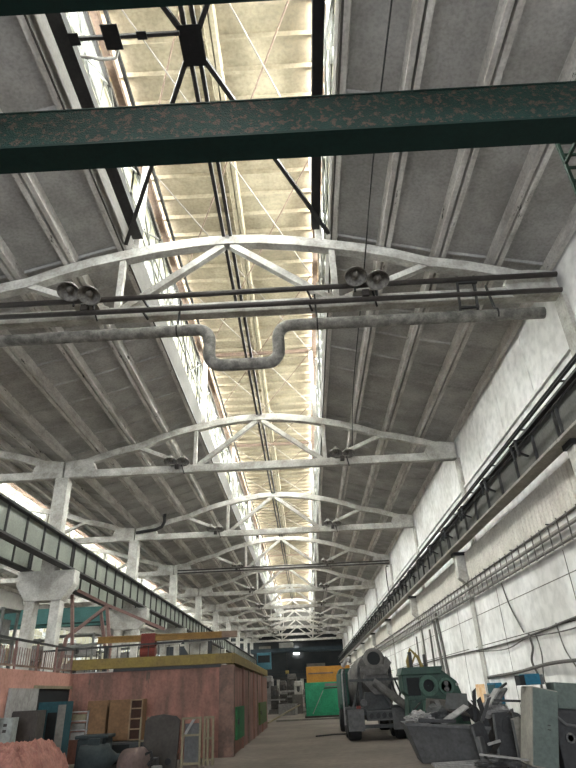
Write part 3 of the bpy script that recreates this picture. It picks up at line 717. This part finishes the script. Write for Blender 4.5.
MB().prism([(-.35, 2.15), (.5, 2.15), (.62, 1.85), (.25, 1.45), (-.05, 1.45), (-.42, 1.85)], 'y', -.15, .25).build('hopper', mixer_m, mt, bevel=.02)
ch = MB()
P0, P1 = Vector((.05, -.25, 1.95)), Vector((1.35, -.75, .95)); n = 8
d = (P1 - P0).normalized(); a = Vector((0, 1, 0)); a = (a - d * a.dot(d)).normalized(); b = a.cross(d)
if b.z > 0: b = -b
vs = []
for P in (P0, P1):
    for R in (.26, .22):
        for i in range(n + 1):
            t = PI * i / n; vs.append(P + a * math.cos(t) * R + b * math.sin(t) * R)
m1 = n + 1; fs = []
for i in range(n):
    fs += [(i, i + 1, 2 * m1 + i + 1, 2 * m1 + i), (m1 + i, 3 * m1 + i, 3 * m1 + i + 1, m1 + i + 1), (i, m1 + i, m1 + i + 1, i + 1), (2 * m1 + i, 2 * m1 + i + 1, 3 * m1 + i + 1, 3 * m1 + i)]
fs += [(0, 2 * m1, 3 * m1, m1), (n, m1 + n, 3 * m1 + n, 2 * m1 + n)]
ch.add(vs, fs).build('chute', mixer_m, mt)
MB().bar((.15, -.2, 1.7), (.55, -.45, 1.05), .07, .07, (0, 1, 0)).build('chute_strut', mixer_f, mt)
MB().prism([(-.5, .95), (.6, .95), (.45, 1.55), (-.35, 1.55)], 'y', .05, .9).build('pedestal', mixer_f, mt, bevel=.02)
MB().box(-.95, -.85, -.1, 7.2, .8, .95).box(.85, .95, -.1, 7.2, .8, .95).box(-.9, .9, -.1, .1, .8, .95).build('frame', mixer_f, mt)
bpl = MB().box(-.42, .62, -.25, -.1, .62, .95).build('rear_plate', mixer_f, mt, bevel=.015)
for x in (-.25, 0, .22, .45):
    MB().lathe([(0, .085), (.04, .085)], (x, -.26, .78), (0, -1, 0), 16).build('light_hole', steel_bk, bpl)
MB().box(-.42, .62, -.29, -.25, .62, .66).box(-.42, .62, -.29, -.25, .90, .94).build('rear_trim', scrap_m, bpl)
for s in (-1, 1):
    MB().box(s * .82 - .3, s * .82 + .3, -.35, -.3, .32, 1.0).build('mud_flap', scrap_m, mt)
    MB().box(s * .82 - .33, s * .82 + .33, -.3, 1.9, 1.0, 1.06).build('mudguard', mixer_f, mt)
    for y in (.35, 1.6, 5.9):
        w = MB().lathe([(-.24, .36), (-.24, .46), (-.18, .5), (.18, .5), (.24, .46), (.24, .36)], (s * .88, y, .5), (1, 0, 0), 24).build('wheel', rubber, mt, smooth=True)
        MB().lathe([(-.03, .05), (0, .28), (.05, .3)], (s * (.88 + .22), y, .5), (s, 0, 0), 16).build('hub', mixer_f, w)
MB().tube([(-1.2, .2, .5), (-1.2, .2, 2.2), (-1.15, .5, 2.35), (-1.05, 1.2, 2.35)], .03, 8).build('guard_rail', scrap_l, mt)
ldm = MB()
for s in (-.18, .18): ldm.bar((-1.08 + 0, .6 + s, .6), (-1.08, .6 + s, 2.4), .04, .04, (1, 0, 0))
for i in range(6): ldm.bar((-1.08, .42, .75 + i * .28), (-1.08, .78, .75 + i * .28), .03, .03)
ldm.build('ladder', mixer_f, mt)
MB().prism([(-1.12, .9), (1.12, .9), (1.12, 2.3), (1.0, 2.55), (-1.0, 2.55), (-1.12, 2.3)], 'y', 5.1, 6.9).build('cab', cab_green, mt, bevel=.05)
MB().box(-1.18, -.86, 1.9, 4.4, 1.1, 2.3).build('water_tank', cab_green, mt, bevel=.06)
MB().box(-.7, .7, 5.05, 5.1, 1.7, 2.3).build('cab_window', dark_in, mt)
MB().tube([(-1.05, 1.7, 2.5), (-.9, 1.6, 2.75), (-.75, 1.5, 2.7)], .09, 8).build('lamp_housing', scrap_l, mt)
MB().box(-1.0, -.5, -.1, .2, .3, .6).build('tool_box', mixer_f, mt)
MB().bar((-.95, -.12, 1.95), (1.0, -.12, 1.95), .07, .09).build('cross_member', mixer_f, mt)
MB().bar((-.9, .1, 1.0), (-.5, .1, 2.0), .07, .07, (0, 1, 0)).build('support_leg', mixer_f, mt)
MB().bar((.95, .1, 1.0), (.6, .1, 2.0), .07, .07, (0, 1, 0)).build('support_leg', mixer_f, mt)
MB().tube([(-.62, -.2, 1.9), (-.75, -.25, 1.4), (-.7, -.25, .95)], .03, 8).build('hose', rubber, mt, smooth=True)
MB().tube([(.75, -.2, 1.95), (.9, -.3, 1.5), (.8, -.25, 1.1)], .035, 8).build('hose', rubber, mt, smooth=True)
MB().prism([(-.34, 2.1), (.44, 2.1), (.7, 2.5), (.5, 2.75), (.42, 2.45), (-.3, 2.45), (-.42, 2.75), (-.6, 2.5)], 'y', -.3, -.22).build('charge_hopper', mixer_m, mt, bevel=.01)
MB().lathe([(0, .12), (.5, .12)], (-.45, .0, 1.2), (0, 1, 0), 14).build('hydraulic_motor', scrap_m, mt)
for x in (-.7, .95): MB().box(x - .08, x + .08, -.36, -.32, 1.02, 1.12).build('tail_light', redpaint, mt)
MB().box(-.5, .7, -.2, .0, .38, .5).build('bumper', mixer_f, mt)

# --- yellow lever machine behind the truck
ym = thing('pump_rig', 'small rig with yellow hoses between truck and green machine', 'rig', (5.78, 23.6, 0))
MB().box(-.4, .4, -.1, .4, 0, 1.0).build('body', mixer_f, ym, bevel=.04)
MB().box(-.42, .42, .1, .3, 1.0, 1.9).build('back_panel', mixer_f, ym, bevel=.03)
for q in range(5): MB().tube([(-.38 + q * .17, -.15, .4), (-.36 + q * .17, -.2, 1.0), (-.3 + q * .12, -.05, 1.5), (-.34 + q * .16, .1, 1.9)], .035, 8).build('pipe', scrap_m if q % 2 else steel_dk, ym, smooth=True)
MB().tube([(-.42, -.2, 1.45), (.42, -.2, 1.5)], .05, 8).build('cross_pipe', scrap_l, ym)
MB().lathe([(0, .2), (.08, .2), (.08, .12), (0, .12)], (.12, -.16, 1.62), (0, -1, 0), 18).build('ring', mixer_m, ym)
MB().tube([(-.3, 0, 1.5), (-.35, 0, 2.5), (-.2, 0, 2.9), (.05, -.1, 2.6), (.25, -.1, 1.9), (.4, 0, 1.5)], .06, 8).build('hose', yellow, ym, smooth=True)
MB().tube([(-.15, 0, 1.5), (-.3, .05, 2.2), (0, 0, 2.75), (.2, 0, 2.3), (.1, 0, 1.5)], .045, 8).build('hose', yellow, ym, smooth=True)
MB().box(-.3, -.18, -.1, .1, 1.5, 2.8).build('mast', steel_dk, ym); MB().box(.25, .33, -.1, .1, 1.5, 2.7).build('mast', steel_dk, ym)
MB().lathe([(0, .3), (.1, .3)], (-.15, -.35, 1.2), (0, -1, 0), 18).build('flange', mixer_m, ym)
MB().lathe([(0, .16), (.25, .16)], (.3, -.3, .9), (0, -1, 0), 14).build('motor', scrap_m, ym)

# --- green machine housing
gm = thing('gear_housing', 'large dark green machine housing with round flanges, behind the scrap tub', 'machine', (0, 20.6, 0))
MB().prism([(4.75, .2), (6.75, .2), (6.6, 1.2), (6.45, 1.75), (5.95, 2.15), (4.9, 2.15), (4.72, 2.0), (4.72, 1.5), (4.85, 1.4)], 'y', 0, .9).build('housing', mach_g, gm, bevel=.03)
MB().prism([(4.66, 1.98), (5.95, 1.98), (6.05, 2.2), (4.75, 2.2)], 'y', -.12, 1.0).build('top_rim', mach_g, gm, bevel=.02)
def ring(x, z, R, r, dep, m, par, name, y=0.):
    return MB().lathe([(0, r), (0, R), (dep, R), (dep, r), (0, r)], (x, y, z), (0, -1, 0), 28).build(name, m, par)
ring(5.52, 1.66, .30, .18, .14, mat('worn green flange', (.06, .11, .085), scale=4), gm, 'flange_ring'); ring(5.52, 1.66, .18, .02, .02, dark_in, gm, 'bore')
ring(6.08, 1.62, .24, .17, .10, MATS['worn green flange'], gm, 'flange_ring'); ring(6.08, 1.70, .07, .02, .12, scrap_m, gm, 'port'); ring(6.08, 1.54, .07, .02, .12, scrap_m, gm, 'port')
MB().box(4.85, 5.25, -.06, 0, 1.4, 1.9).build('recess', dark_in, gm); MB().box(4.85, 5.78, -.1, 0, 1.28, 1.38).build('ledge', mach_g, gm)
MB().box(5.25, 5.45, -.15, 0, .3, 1.25).build('rib', MATS['worn green flange'], gm); MB().box(4.9, 5.05, -.15, 0, .3, 1.25).build('rib', mach_g, gm); MB().box(5.7, 5.8, -.12, 0, .3, 1.25).build('rib', mach_g, gm)
MB().lathe([(0, .03), (.06, .05)], (6.42, -.02, 1.66), (0, -1, 0), 10).build('bolt', scrap_l, gm)
MB().bar((6.5, .3, 1.2), (7.1, .3, .6), .35, .12, (0, 1, 0)).build('side_guard', scrap_d, gm)

# --- scrap tub and the things in it
tb = thing('steel_tub', 'grey tapered steel skip heaped with scrap, right foreground', 'skip', (0, 0, 0))
MB().hexa([(4.35, 16.4, 0), (5.6, 16.0, 0), (5.7, 17.4, 0), (4.4, 17.4, 0), (4.05, 16.3, .82), (5.95, 15.8, .68), (5.95, 17.7, .7), (4.1, 17.7, .85)]).build('body', tub_m, tb, bevel=.02)
MB().bar((4.03, 16.28, .84), (5.97, 15.78, .70), .06, .06).build('rim', scrap_m, tb)
def slabpiece(name, label, cat, c, size, rot, m, group=None):
    x, y, z = size
    o = MB().prism([(-x / 2, -y / 2), (x / 2, -y / 2 * .8), (x / 2 * .9, y / 2), (-x / 2 * .8, y / 2 * .9)], 'z', -z / 2, z / 2).build(name, m, bevel=min(.01, z / 4))
    o.location = c; o.rotation_euler = rot; return tag(o, label, cat, group)
def crumple(name, label, cat, c, size, m, seed, sub=3, amp=.35, z0=None):
    bm = bmesh.new(); bmesh.ops.create_icosphere(bm, subdivisions=sub, radius=1); rnd = random.Random(seed)
    from mathutils import noise
    for v in bm.verts:
        n = noise.noise(v.co * 1.7 + Vector((seed, 0, 0))) + .6 * noise.noise(v.co * 4 + Vector((0, seed, 0))) + .3 * noise.noise(v.co * 9 + Vector((0, 0, seed)))
        v.co *= 1 + amp * n
        v.co.x *= size[0]; v.co.y *= size[1]; v.co.z *= size[2]
    me = bpy.data.meshes.new(name); bm.to_mesh(me); bm.free(); me.materials.append(m)
    o = bpy.data.objects.new(name, me); C.objects.link(o); o.location = c; return tag(o, label, cat)
crumple('plastic_sheet', 'crumpled pale sheet hanging over the left rim of the scrap skip', 'scrap', (4.45, 16.5, .95), (.28, .2, .12), scrap_l, 4, 4, .7)
crumple('scrap_casting', 'dark rounded casting lying in the scrap skip', 'scrap', (4.95, 16.8, 1.0), (.28, .3, .22), mixer_f, 9, 3, .4)
slabpiece('scrap_plate', 'dark green tinted plate lying on top of the scrap skip', 'scrap', (5.35, 17.0, 1.12), (.9, .5, .05), (.5, .25, .2), grey_dk)
slabpiece('scrap_strip', 'pale rusty strip slanting across the scrap skip', 'scrap', (5.25, 16.3, .98), (.85, .18, .04), (.6, -.45, .1), scrap_l)
slabpiece('scrap_plate', 'flat grey plate leaning in the right half of the scrap skip', 'scrap', (5.5, 16.9, 1.25), (.6, .5, .05), (.9, .1, -.3), mixer_f)
slabpiece('scrap_box', 'dark open box lying at the back of the scrap skip', 'scrap', (5.1, 17.3, 1.15), (.7, .4, .3), (.2, .1, .3), grey_dk)
slabpiece('scrap_bar', 'dark bar lying along the rim of the scrap skip', 'scrap', (4.8, 16.2, .88), (.9, .1, .08), (0, .05, -.2), scrap_d)
rnd = random.Random(11)
for i in range(16):
    x = rnd.uniform(4.35, 5.8); y = rnd.uniform(16.2, 17.3)
    slabpiece('scrap_offcut', 'small twisted metal offcut among the scrap heaped in the skip', 'scrap', (x, y, .9 + .35 * rnd.random()), (rnd.uniform(.25, .6), rnd.uniform(.06, .22), .025), (rnd.uniform(-.9, .9), rnd.uniform(-.7, .7), rnd.uniform(0, 3)), [scrap_m, scrap_d, grey_dk, scrap_l, mixer_f][i % 5], 'offcuts in the scrap skip')
for i in range(14):
    x = rnd.uniform(5.7, 6.6); y = rnd.uniform(15.4, 16.6)
    slabpiece('bent_strip', 'bent metal strip in the tangle standing between skip and tall cabinet', 'scrap', (x, y, .25 + .95 * rnd.random()), (rnd.uniform(.35, .8), rnd.uniform(.04, .14), .02), (rnd.uniform(-.6, .6), rnd.uniform(.6, 1.5), rnd.uniform(0, 3)), [scrap_m, scrap_d, scrap_d, grey_dk, scrap_l][i % 5], 'strips between skip and cabinet')
# dark bent panels standing right of the skip
for i, (x, y, w, h, rz, ry, m, lb) in enumerate(((5.75, 15.7, .42, .85, .5, -.12, scrap_d, 'black bent panel standing against the right end of the skip'), (6.15, 15.5, .5, 1.05, .2, .1, scrap_d, 'black panel standing between the skip and the cabinet'),
        (6.05, 16.2, .7, 1.2, -.4, .2, grey_dk, 'dark grey panel leaning behind the black panels'), (6.35, 15.0, .25, .95, .1, .05, cab_lt, 'beige narrow panel leaning on the tall cabinet'), (5.55, 15.2, .3, .6, .9, .1, tub_m, 'small grey panel at the foot of the black panels'))):
    t = thing('sheet_panel', lb, 'panel', (x, y, 0), rz); t.rotation_euler = (-.12, ry, rz)
    MB().prism([(-w / 2, 0), (w / 2, 0), (w / 2 * 1.05, h * .9), (w / 2 * .5, h), (-w / 2 * .9, h * .96)], 'y', -.04, .04).build('sheet', m, t, bevel=.01)
    MB().bar((-w / 2, -.05, .05), (-w / 2 * .92, -.05, h * .93), .04, .04, (0, 1, 0)).build('folded_edge', scrap_m, t)
crumple('metal_sheet_scrap', 'crumpled pale metal sheets on top of the black panels', 'scrap', (6.1, 15.9, 1.12), (.25, .2, .16), scrap_l, 21, 4, .8)
crumple('metal_sheet_scrap', 'tangled dark metal scrap behind the skip, below the orange wall patch', 'scrap', (6.9, 18.0, .5), (.6, .5, .42), scrap_d, 5, 4, .7)
for i, (p, q, m, lb) in enumerate((((5.9, 15.6, 1.15), (6.35, 16.0, 1.5), scrap_l, 'pale folded strip poking up above the black panels'), ((6.1, 15.6, 1.2), (6.55, 16.1, 1.5), scrap_m, 'grey folded strip poking up beside the pale one'), ((6.0, 15.2, 1.28), (6.9, 15.4, 1.22), scrap_d, 'black bar reaching from the scrap to the cabinet'), ((6.2, 16.5, 1.3), (6.9, 17, 1.62), steel_dk, 'thin dark rod leaning up toward the wall'), ((5.6, 14.9, .45), (5.9, 15.0, .5), scrap_l, 'short pale strip low in front of the black panels'))):
    o = MB().bar(p, q, .16 if i < 2 else .05, .05, (0, 0, 1)).build('metal_strip', m); tag(o, lb, 'scrap')
# ribbed pale sheets in front
rsheet = MB(); pts = []
for i in range(9):
    a = i * .07
    pts += [(a, 0), (a + .02, .03), (a + .05, .03), (a + .07, 0)]
pts += [(.63, -.015), (0, -.015)]
rsheet.prism(pts, 'y', 0, 1.6)
o = rsheet.build('ribbed_sheet', scrap_l); o.location = (4.3, 14.95, .14); o.rotation_euler = (-.04, .42, -1.05); tag(o, 'pale ribbed metal sheet lying on the floor before the skip', 'sheet')
o = MB().bar((5.3, 14.6, .3), (6.2, 14.2, .2), .12, .03).build('metal_strip', scrap_l); tag(o, 'long pale strip on the floor beside the ribbed sheet', 'scrap')
crumple('scrap_debris', 'low dark debris on the floor under the black panels', 'debris', (5.75, 15.0, .08), (.35, .4, .14), tub_m, 13, 4, .7)

# --- tall cabinet and its neighbours at right edge
cb1 = thing('electric_cabinet', 'tall grey green steel cabinet leaning to the left at the right edge', 'cabinet', (6.14, 13.9, .12)); cb1.rotation_euler = (0, .23, -.08)
MB().box(0, .52, 0, .95, 0, 1.46).build('body', cab_lt, cb1, bevel=.01)
dr = MB().box(0.02, .51, -.03, 0, .03, 1.44).build('door', cab_gg, cb1, bevel=.008)
MB().box(.3, .36, -.035, -.03, .78, .8).box(.3, .36, -.035, -.03, .7, .72).build('latch', steel_dk, dr)
MB().box(.04, .12, .1, .6, -.12, 0).build('foot', scrap_m, cb1); MB().box(.4, .48, .1, .6, -.12, 0).build('foot', scrap_m, cb1)
cb2 = thing('switch_cabinet', 'square grey green cabinet box beside the tall one, cut by the right edge', 'cabinet', (7.0, 14.1, 1.1)); cb2.rotation_euler = (0, .1, 0)
MB().box(0, .6, 0, .5, 0, .5).build('body', cab_gg, cb2, bevel=.01); MB().box(.02, .58, -.02, 0, .02, .48).build('door', cab_gg, cb2)
cb3 = thing('machine_frame', 'dark machine frame with round cover under the square cabinet', 'machine', (6.85, 14.2, 0))  # plain dark machine frame, type of machine not known
MB().box(.05, 1.0, 0, .9, 0, 1.1).build('body', scrap_d, cb3, bevel=.02); MB().lathe([(0, .1), (.03, .1), (.03, .06), (0, .06)], (.3, -.01, .55), (0, -1, 0), 18).build('round_cover', scrap_m, cb3)
MB().tube([(.1, -.05, .95), (.25, -.1, .8), (.5, -.08, .75)], .03, 8).build('hose', scrap_m, cb3)
bb = thing('blue_box', 'bright blue equipment box on top of the tall cabinet', 'box', (6.5, 14.35, 1.56))
MB().box(.02, .36, 0, .35, 0, .22).build('body', blue_b, bb, bevel=.01); MB().box(-.1, .02, .0, .3, .0, .2).build('dark_end', dark_in, bb); MB().box(.37, .44, .02, .33, 0, .2).build('end_plate', scrap_m, bb)
bs = thing('junction_box', 'small teal box fixed on the right wall beside the orange patch', 'box', (8.40, 22.7, 1.0))
MB().box(-.14, .09, 0, 1.1, 0, .66).build('body', blue_b, bs, bevel=.02); MB().box(-.16, -.14, .1, 1.0, .06, .6).build('cover', teal, bs)
pl = MB().box(7.3, 7.45, 20.0, 20.9, .0, 1.35).build('pale_board', scrap_l); tag(pl, 'pale board standing near the wall below the hanging cables', 'board')

# --- left foreground clutter
def rubble_heap():
    from mathutils import noise
    nx, ny = 70, 44; vs = []; fs = []
    for j in range(ny + 1):
        for i in range(nx + 1):
            u, v = i / nx, j / ny; x = -5.85 + 1.98 * u; y = 12.8 + 2.75 * v
            edge = min(1, 6 * min(u + .4, 1 - u, v + .1, 1 - v))
            h = .80 + .16 * noise.noise(Vector((x * 1.1, y * 1.1, 0))) + .13 * abs(noise.noise(Vector((x * 4, y * 4, 2)))) + .16 * abs(noise.noise(Vector((x * 7, y * 7, 4)))) + .05 * noise.noise(Vector((x * 22, y * 20, 4)))
            vs.append((x, y, max(.0, h * edge ** .45)))
    n = nx + 1
    for j in range(ny):
        for i in range(nx): fs.append((j * n + i, j * n + i + 1, (j + 1) * n + i + 1, (j + 1) * n + i))
    b0 = len(vs)
    rim = [i for i in range(n)] + [j * n + nx for j in range(1, ny + 1)] + [ny * n + i for i in range(nx - 1, -1, -1)] + [j * n for j in range(ny - 1, 0, -1)]
    for r in rim: vs.append((vs[r][0], vs[r][1], 0))
    L = len(rim)
    for k in range(L): fs.append((rim[k], rim[(k + 1) % L], b0 + (k + 1) % L, b0 + k))
    o = MB().add(vs, fs).build('foam_heap', rubble); tag(o, 'heap of torn salmon pink insulation in the left foreground', 'heap')
    o['kind'] = 'stuff'; return o
rubble_heap()
def cab(name, label, x, y, w, d, z0, h, m, rz=0., extra=None, cat='cabinet'):
    t = thing(name, label, cat, (x, y, z0), rz)
    MB().box(0, w, 0, d, 0, h).build('body', m, t, bevel=.01); return t
t = cab('teal_cabinet', 'teal steel cabinet with its dark inside showing, beside the grey one', -5.86, 17.9, .8, .5, 0, 1.68, teal)
MB().box(.3, .56, -.015, 0, .55, 1.42).build('opening', dark_in, t); MB().box(.0, .29, -.03, 0, .2, 1.5).build('door', teal, t); MB().box(.58, .79, -.025, 0, .1, 1.6).build('door', grey_md, t)
t = cab('grey_cabinet', 'dark grey steel cabinet between the white box and the teal cabinet', -5.88, 16.3, .72, .5, 0, 1.5, grey_dk)
MB().box(.03, .69, -.02, 0, .05, 1.47).build('door', grey_dk, t); MB().box(.6, .63, -.04, -.02, .8, .95).build('handle', steel_dk, t)
t = cab('white_box', 'narrow off white control box with two dark dials at the left edge', -5.62, 15.2, .34, .35, 0, 1.38, white_b, .05)
for z, x in ((1.2, .14), (1.08, .14)): MB().box(x, x + .08, -.01, 0, z, z + .06).build('dial', grey_dk, t)
t = cab('pale_locker', 'pale grey locker cut by the left frame edge', -5.88, 14.6, .4, .4, 0, 1.42, white_b); MB().box(.02, .38, -.02, 0, .05, 1.38).build('door', white_b, t)
o = MB().box(-5.88, -5.82, 16.0, 17.7, 1.35, 2.02).build('grey_board', scrap_l); tag(o, 'large pale grey board leaning on the salmon wing wall', 'board')
t = thing('wire_crate', 'white wire frame shelf holding pale scraps, right of the teal cabinet', 'shelf', (-5.3, 18.9, 0))
for x in (0, .5): MB().box(x, x + .04, 0, .04, 0, 1.42).build('upright', scrap_l, t)
for z in (.7, .92, 1.15, 1.38): MB().box(0, .54, 0, .4, z, z + .03).build('shelf', scrap_l, t)
for z, m in ((.73, scrap_l), (.95, grey_md), (1.18, timber)): MB().box(.06, .45, .05, .35, z, z + .15).build('packed_item', m, t)
def bookcase(x, y, w, label, shelf):
    t = thing('wooden_cupboard', label, 'cupboard', (x, y, 0))
    MB().box(0, w, 0, .45, .62, 1.66).build('carcass', wood, t, bevel=.006)
    MB().box(0.0, w * (1 if not shelf else .62), -.02, 0, .64, 1.65).build('door', wood, t)
    if shelf:
        x0 = w * .64
        MB().box(x0, w - .02, -.006, 0, .64, 1.62).build('open_side', wood_in, t)
        for z in (.62, .88, 1.14, 1.4, 1.62): MB().box(x0, w, -.05, .0, z, z + .035).build('shelf_board', wood_lt, t)
        MB().box(w - .03, w, -.05, 0, .62, 1.66).build('side_board', wood_lt, t)
        MB().box(x0 - .02, x0 + .02, -.05, 0, .62, 1.66).build('side_board', wood_lt, t)
    return t
bookcase(-4.84, 19.0, .58, 'plain brown chipboard cupboard, left of the pair before the pink wall', False)
bookcase(-4.18, 19.0, .98, 'brown chipboard cupboard with open shelves on its right side', True)
t = cab('machine_bench', 'dark steel bench under the brown cupboards', -4.9, 18.6, 1.9, .9, 0, .6, mixer_f, cat='bench'); MB().box(.9, 1.5, -.02, 0, .1, .55).build('opening', dark_in, t)
t = thing('electric_motor', 'dark teal electric motor lying in the left foreground', 'motor', (-3.55, 16.2, .42))
MB().lathe([(-.4, .2), (-.38, .3), (.3, .3), (.34, .2), (.5, .08), (.6, .08)], (0, 0, 0), (1, .2, 0), 24).build('casing', mat('dark teal machine', (.028, .038, .04), scale=4), t, smooth=True)
MB().box(-.3, .25, -.25, .25, -.42, -.25).build('foot', MATS['dark teal machine'], t); MB().box(-.2, .1, -.1, .1, .28, .42).build('terminal_box', MATS['dark teal machine'], t)
t = thing('gearbox', 'dark blue gearbox behind the motor, left foreground', 'machine', (-3.9, 17.2, 0))
MB().box(-.4, .35, -.3, .3, 0, .8).build('body', MATS['dark teal machine'], t, bevel=.04); MB().box(-.45, .4, -.35, .35, .8, .88).build('cover', MATS['dark teal machine'], t, bevel=.02); MB().lathe([(0, .14), (.12, .14)], (.0, -.3, .5), (0, -1, 0), 18).build('shaft_cover', steel_bk, t)
t = thing('machine_cowl', 'brown rounded machine cowl with pale legs in the left foreground', 'machine', (-2.45, 15.6, 0))
MB().lathe([(-.25, .0), (-.24, .3), (.2, .34), (.25, .3), (.26, .0)], (0, 0, .33), (.9, -.4, 0), 24).build('cowl', mat('brown cowl', (.14, .10, .09), scale=4), t, smooth=True)
MB().bar((-.4, -.2, .0), (-.1, -.2, .5), .08, .06, (0, 1, 0)).build('leg', scrap_m, t); MB().tube([(.25, 0, .5), (.4, 0, .55), (.45, -.05, .4), (.35, -.05, .3)], .035, 8).build('hose', steel_bk, t)
t = thing('steel_plate', 'big dark grey round topped steel plate leaning before the pink wall', 'plate', (-2.35, 18.0, 0)); t.rotation_euler = (-.06, 0, 0)
MB().prism([(-.52, 0), (.42, 0), (.46, 1.1), (.35, 1.2), (0, 1.26), (-.35, 1.22), (-.5, 1.12)], 'y', -.05, .05).build('plate', grey_dk, t, bevel=.015)
MB().lathe([(0, .08), (.06, .08)], (.2, -.05, .15), (0, -1, 0), 18).build('hole', steel_bk, t)
t = thing('dark_block', 'low black block at the foot of the steel plate', 'block', (-2.55, 17.4, 0)); MB().box(-.2, .25, -.2, .2, 0, .3).build('body', scrap_d, t, bevel=.02)
o = MB().box(-2.35, -2.1, 16.9, 17.1, 0, .16).build('white_can', scrap_l, bevel=.03); tag(o, 'small white can before the steel plate', 'can')
t = thing('timber_crate', 'timber framed crate with grey sheets inside, right of the steel plate', 'crate', (-1.85, 18.1, 0))
for x in (0, .48): MB().box(x, x + .06, 0, .06, 0, 1.15).build('upright', timber, t)
for z in (.05, .7, 1.1): MB().box(0, .54, -.02, .02, z, z + .05).build('slat', timber, t)
MB().box(.08, .47, .06, .12, .05, 1.0).build('sheet', scrap_m, t); MB().bar((.1, .0, .75), (.35, .0, 1.12), .07, .03, (0, 1, 0)).build('slat', scrap_l, t)
t = thing('timber_crate', 'narrow upright timber crate standing last in the row by the pink corner', 'crate', (-1.28, 18.3, 0))
for x in (0, .1, .24): MB().box(x, x + .055, 0, .06, 0, 1.15).build('upright', timber, t)
for z in (.1, .6, 1.1): MB().box(0, .3, -.02, .02, z, z + .05).build('slat', timber, t)
t = thing('pallet_frame', 'thin pale frame standing left of the steel plate', 'frame', (-3.1, 18.4, 0))
for x in (0, .2): MB().box(x, x + .04, 0, .05, 0, 1.2).build('upright', timber, t)
MB().box(0, .24, 0, .03, .6, .64).build('cross_bar', timber, t)
# tiny litter on floor
o = MB().tube([(1.9, 27.5, .03), (2.7, 28.2, .03), (3.3, 28.1, .03)], .03, 6).build('steel_rod', steel_dk); tag(o, 'thin dark rod lying on the floor before the truck', 'rod')

# ------------------------------------------------------------------ light
W = bpy.data.worlds.new('sky'); S.world = W; W.use_nodes = True
bg = W.node_tree.nodes['Background']; bg.inputs[0].default_value = (.86, .93, 1, 1); bg.inputs[1].default_value = 1.0
def area(name, loc, rot, sx, sy, power, col, spread=PI):
    L = bpy.data.lights.new(name, 'AREA'); L.shape = 'RECTANGLE'; L.size = sx; L.size_y = sy; L.energy = power; L.color = col; L.spread = spread
    o = bpy.data.objects.new(name, L); C.objects.link(o); o.location = loc; o.rotation_euler = rot; return o
# daylight outside the roof light glazing, each side, one per bay
DAY = (1, .99, .965)
for cx in (0, -18):
    for k in range(-2 if cx == 0 else 0, NT - 1):
        y = Y0 + BAY * k + 6
        for s in (-1, 1):
            p = 7000 if s < 0 else 7500
            area('daylight', (cx + s * 3.6, y, 15.9), (0, s * math.radians(62), 0), 3.2, 12, p, DAY, math.radians(150))
for k in range(0, NT - 1):
    area('daylight', (-27.8, YS[k] + 6, 7), (0, -PI / 2, 0), 4.8, 12, 1300, DAY)
area('daylight', (0, YB - 1, 5), (PI / 2, 0, 0), 15, 9.5, 4000, (.9, .95, 1))  # added unseen fill behind the viewer, brightening the hall through the assumed gateway

# ------------------------------------------------------------------ camera
yaw, pitch, roll, f = -1.05e-2, .502, -.0464, 564.57
cx0 = 1.7067
c_, s_ = math.cos(yaw), math.sin(yaw); cp, sp_ = math.cos(pitch), math.sin(pitch); cr, sr = math.cos(roll), math.sin(roll)
r0 = Vector((c_, -s_, 0)); fh = Vector((s_, c_, 0)); up0 = Vector((0, 0, 1))
fwd = fh * cp + up0 * sp_; up = -fh * sp_ + up0 * cp
R = r0 * cr + up * sr; U = up * cr - r0 * sr
M = Matrix(((R.x, U.x, -fwd.x, cx0), (R.y, U.y, -fwd.y, 0), (R.z, U.z, -fwd.z, 1.6), (0, 0, 0, 1)))
cam = bpy.data.cameras.new('camera'); cam.sensor_fit = 'VERTICAL'; cam.sensor_height = 36; cam.lens = f / 768 * 36; cam.clip_end = 500
co = bpy.data.objects.new('camera', cam); C.objects.link(co); co.matrix_world = M; S.camera = co
S.view_settings.view_transform = 'Standard'; S.view_settings.look = 'None'; S.view_settings.gamma = 1; S.view_settings.use_curve_mapping = False
S.view_settings.exposure = 0.8
S.cycles.use_denoising = True
S.cycles.max_bounces = 8; S.cycles.diffuse_bounces = 5; S.cycles.transparent_max_bounces = 12
S.cycles.sample_clamp_indirect = 8
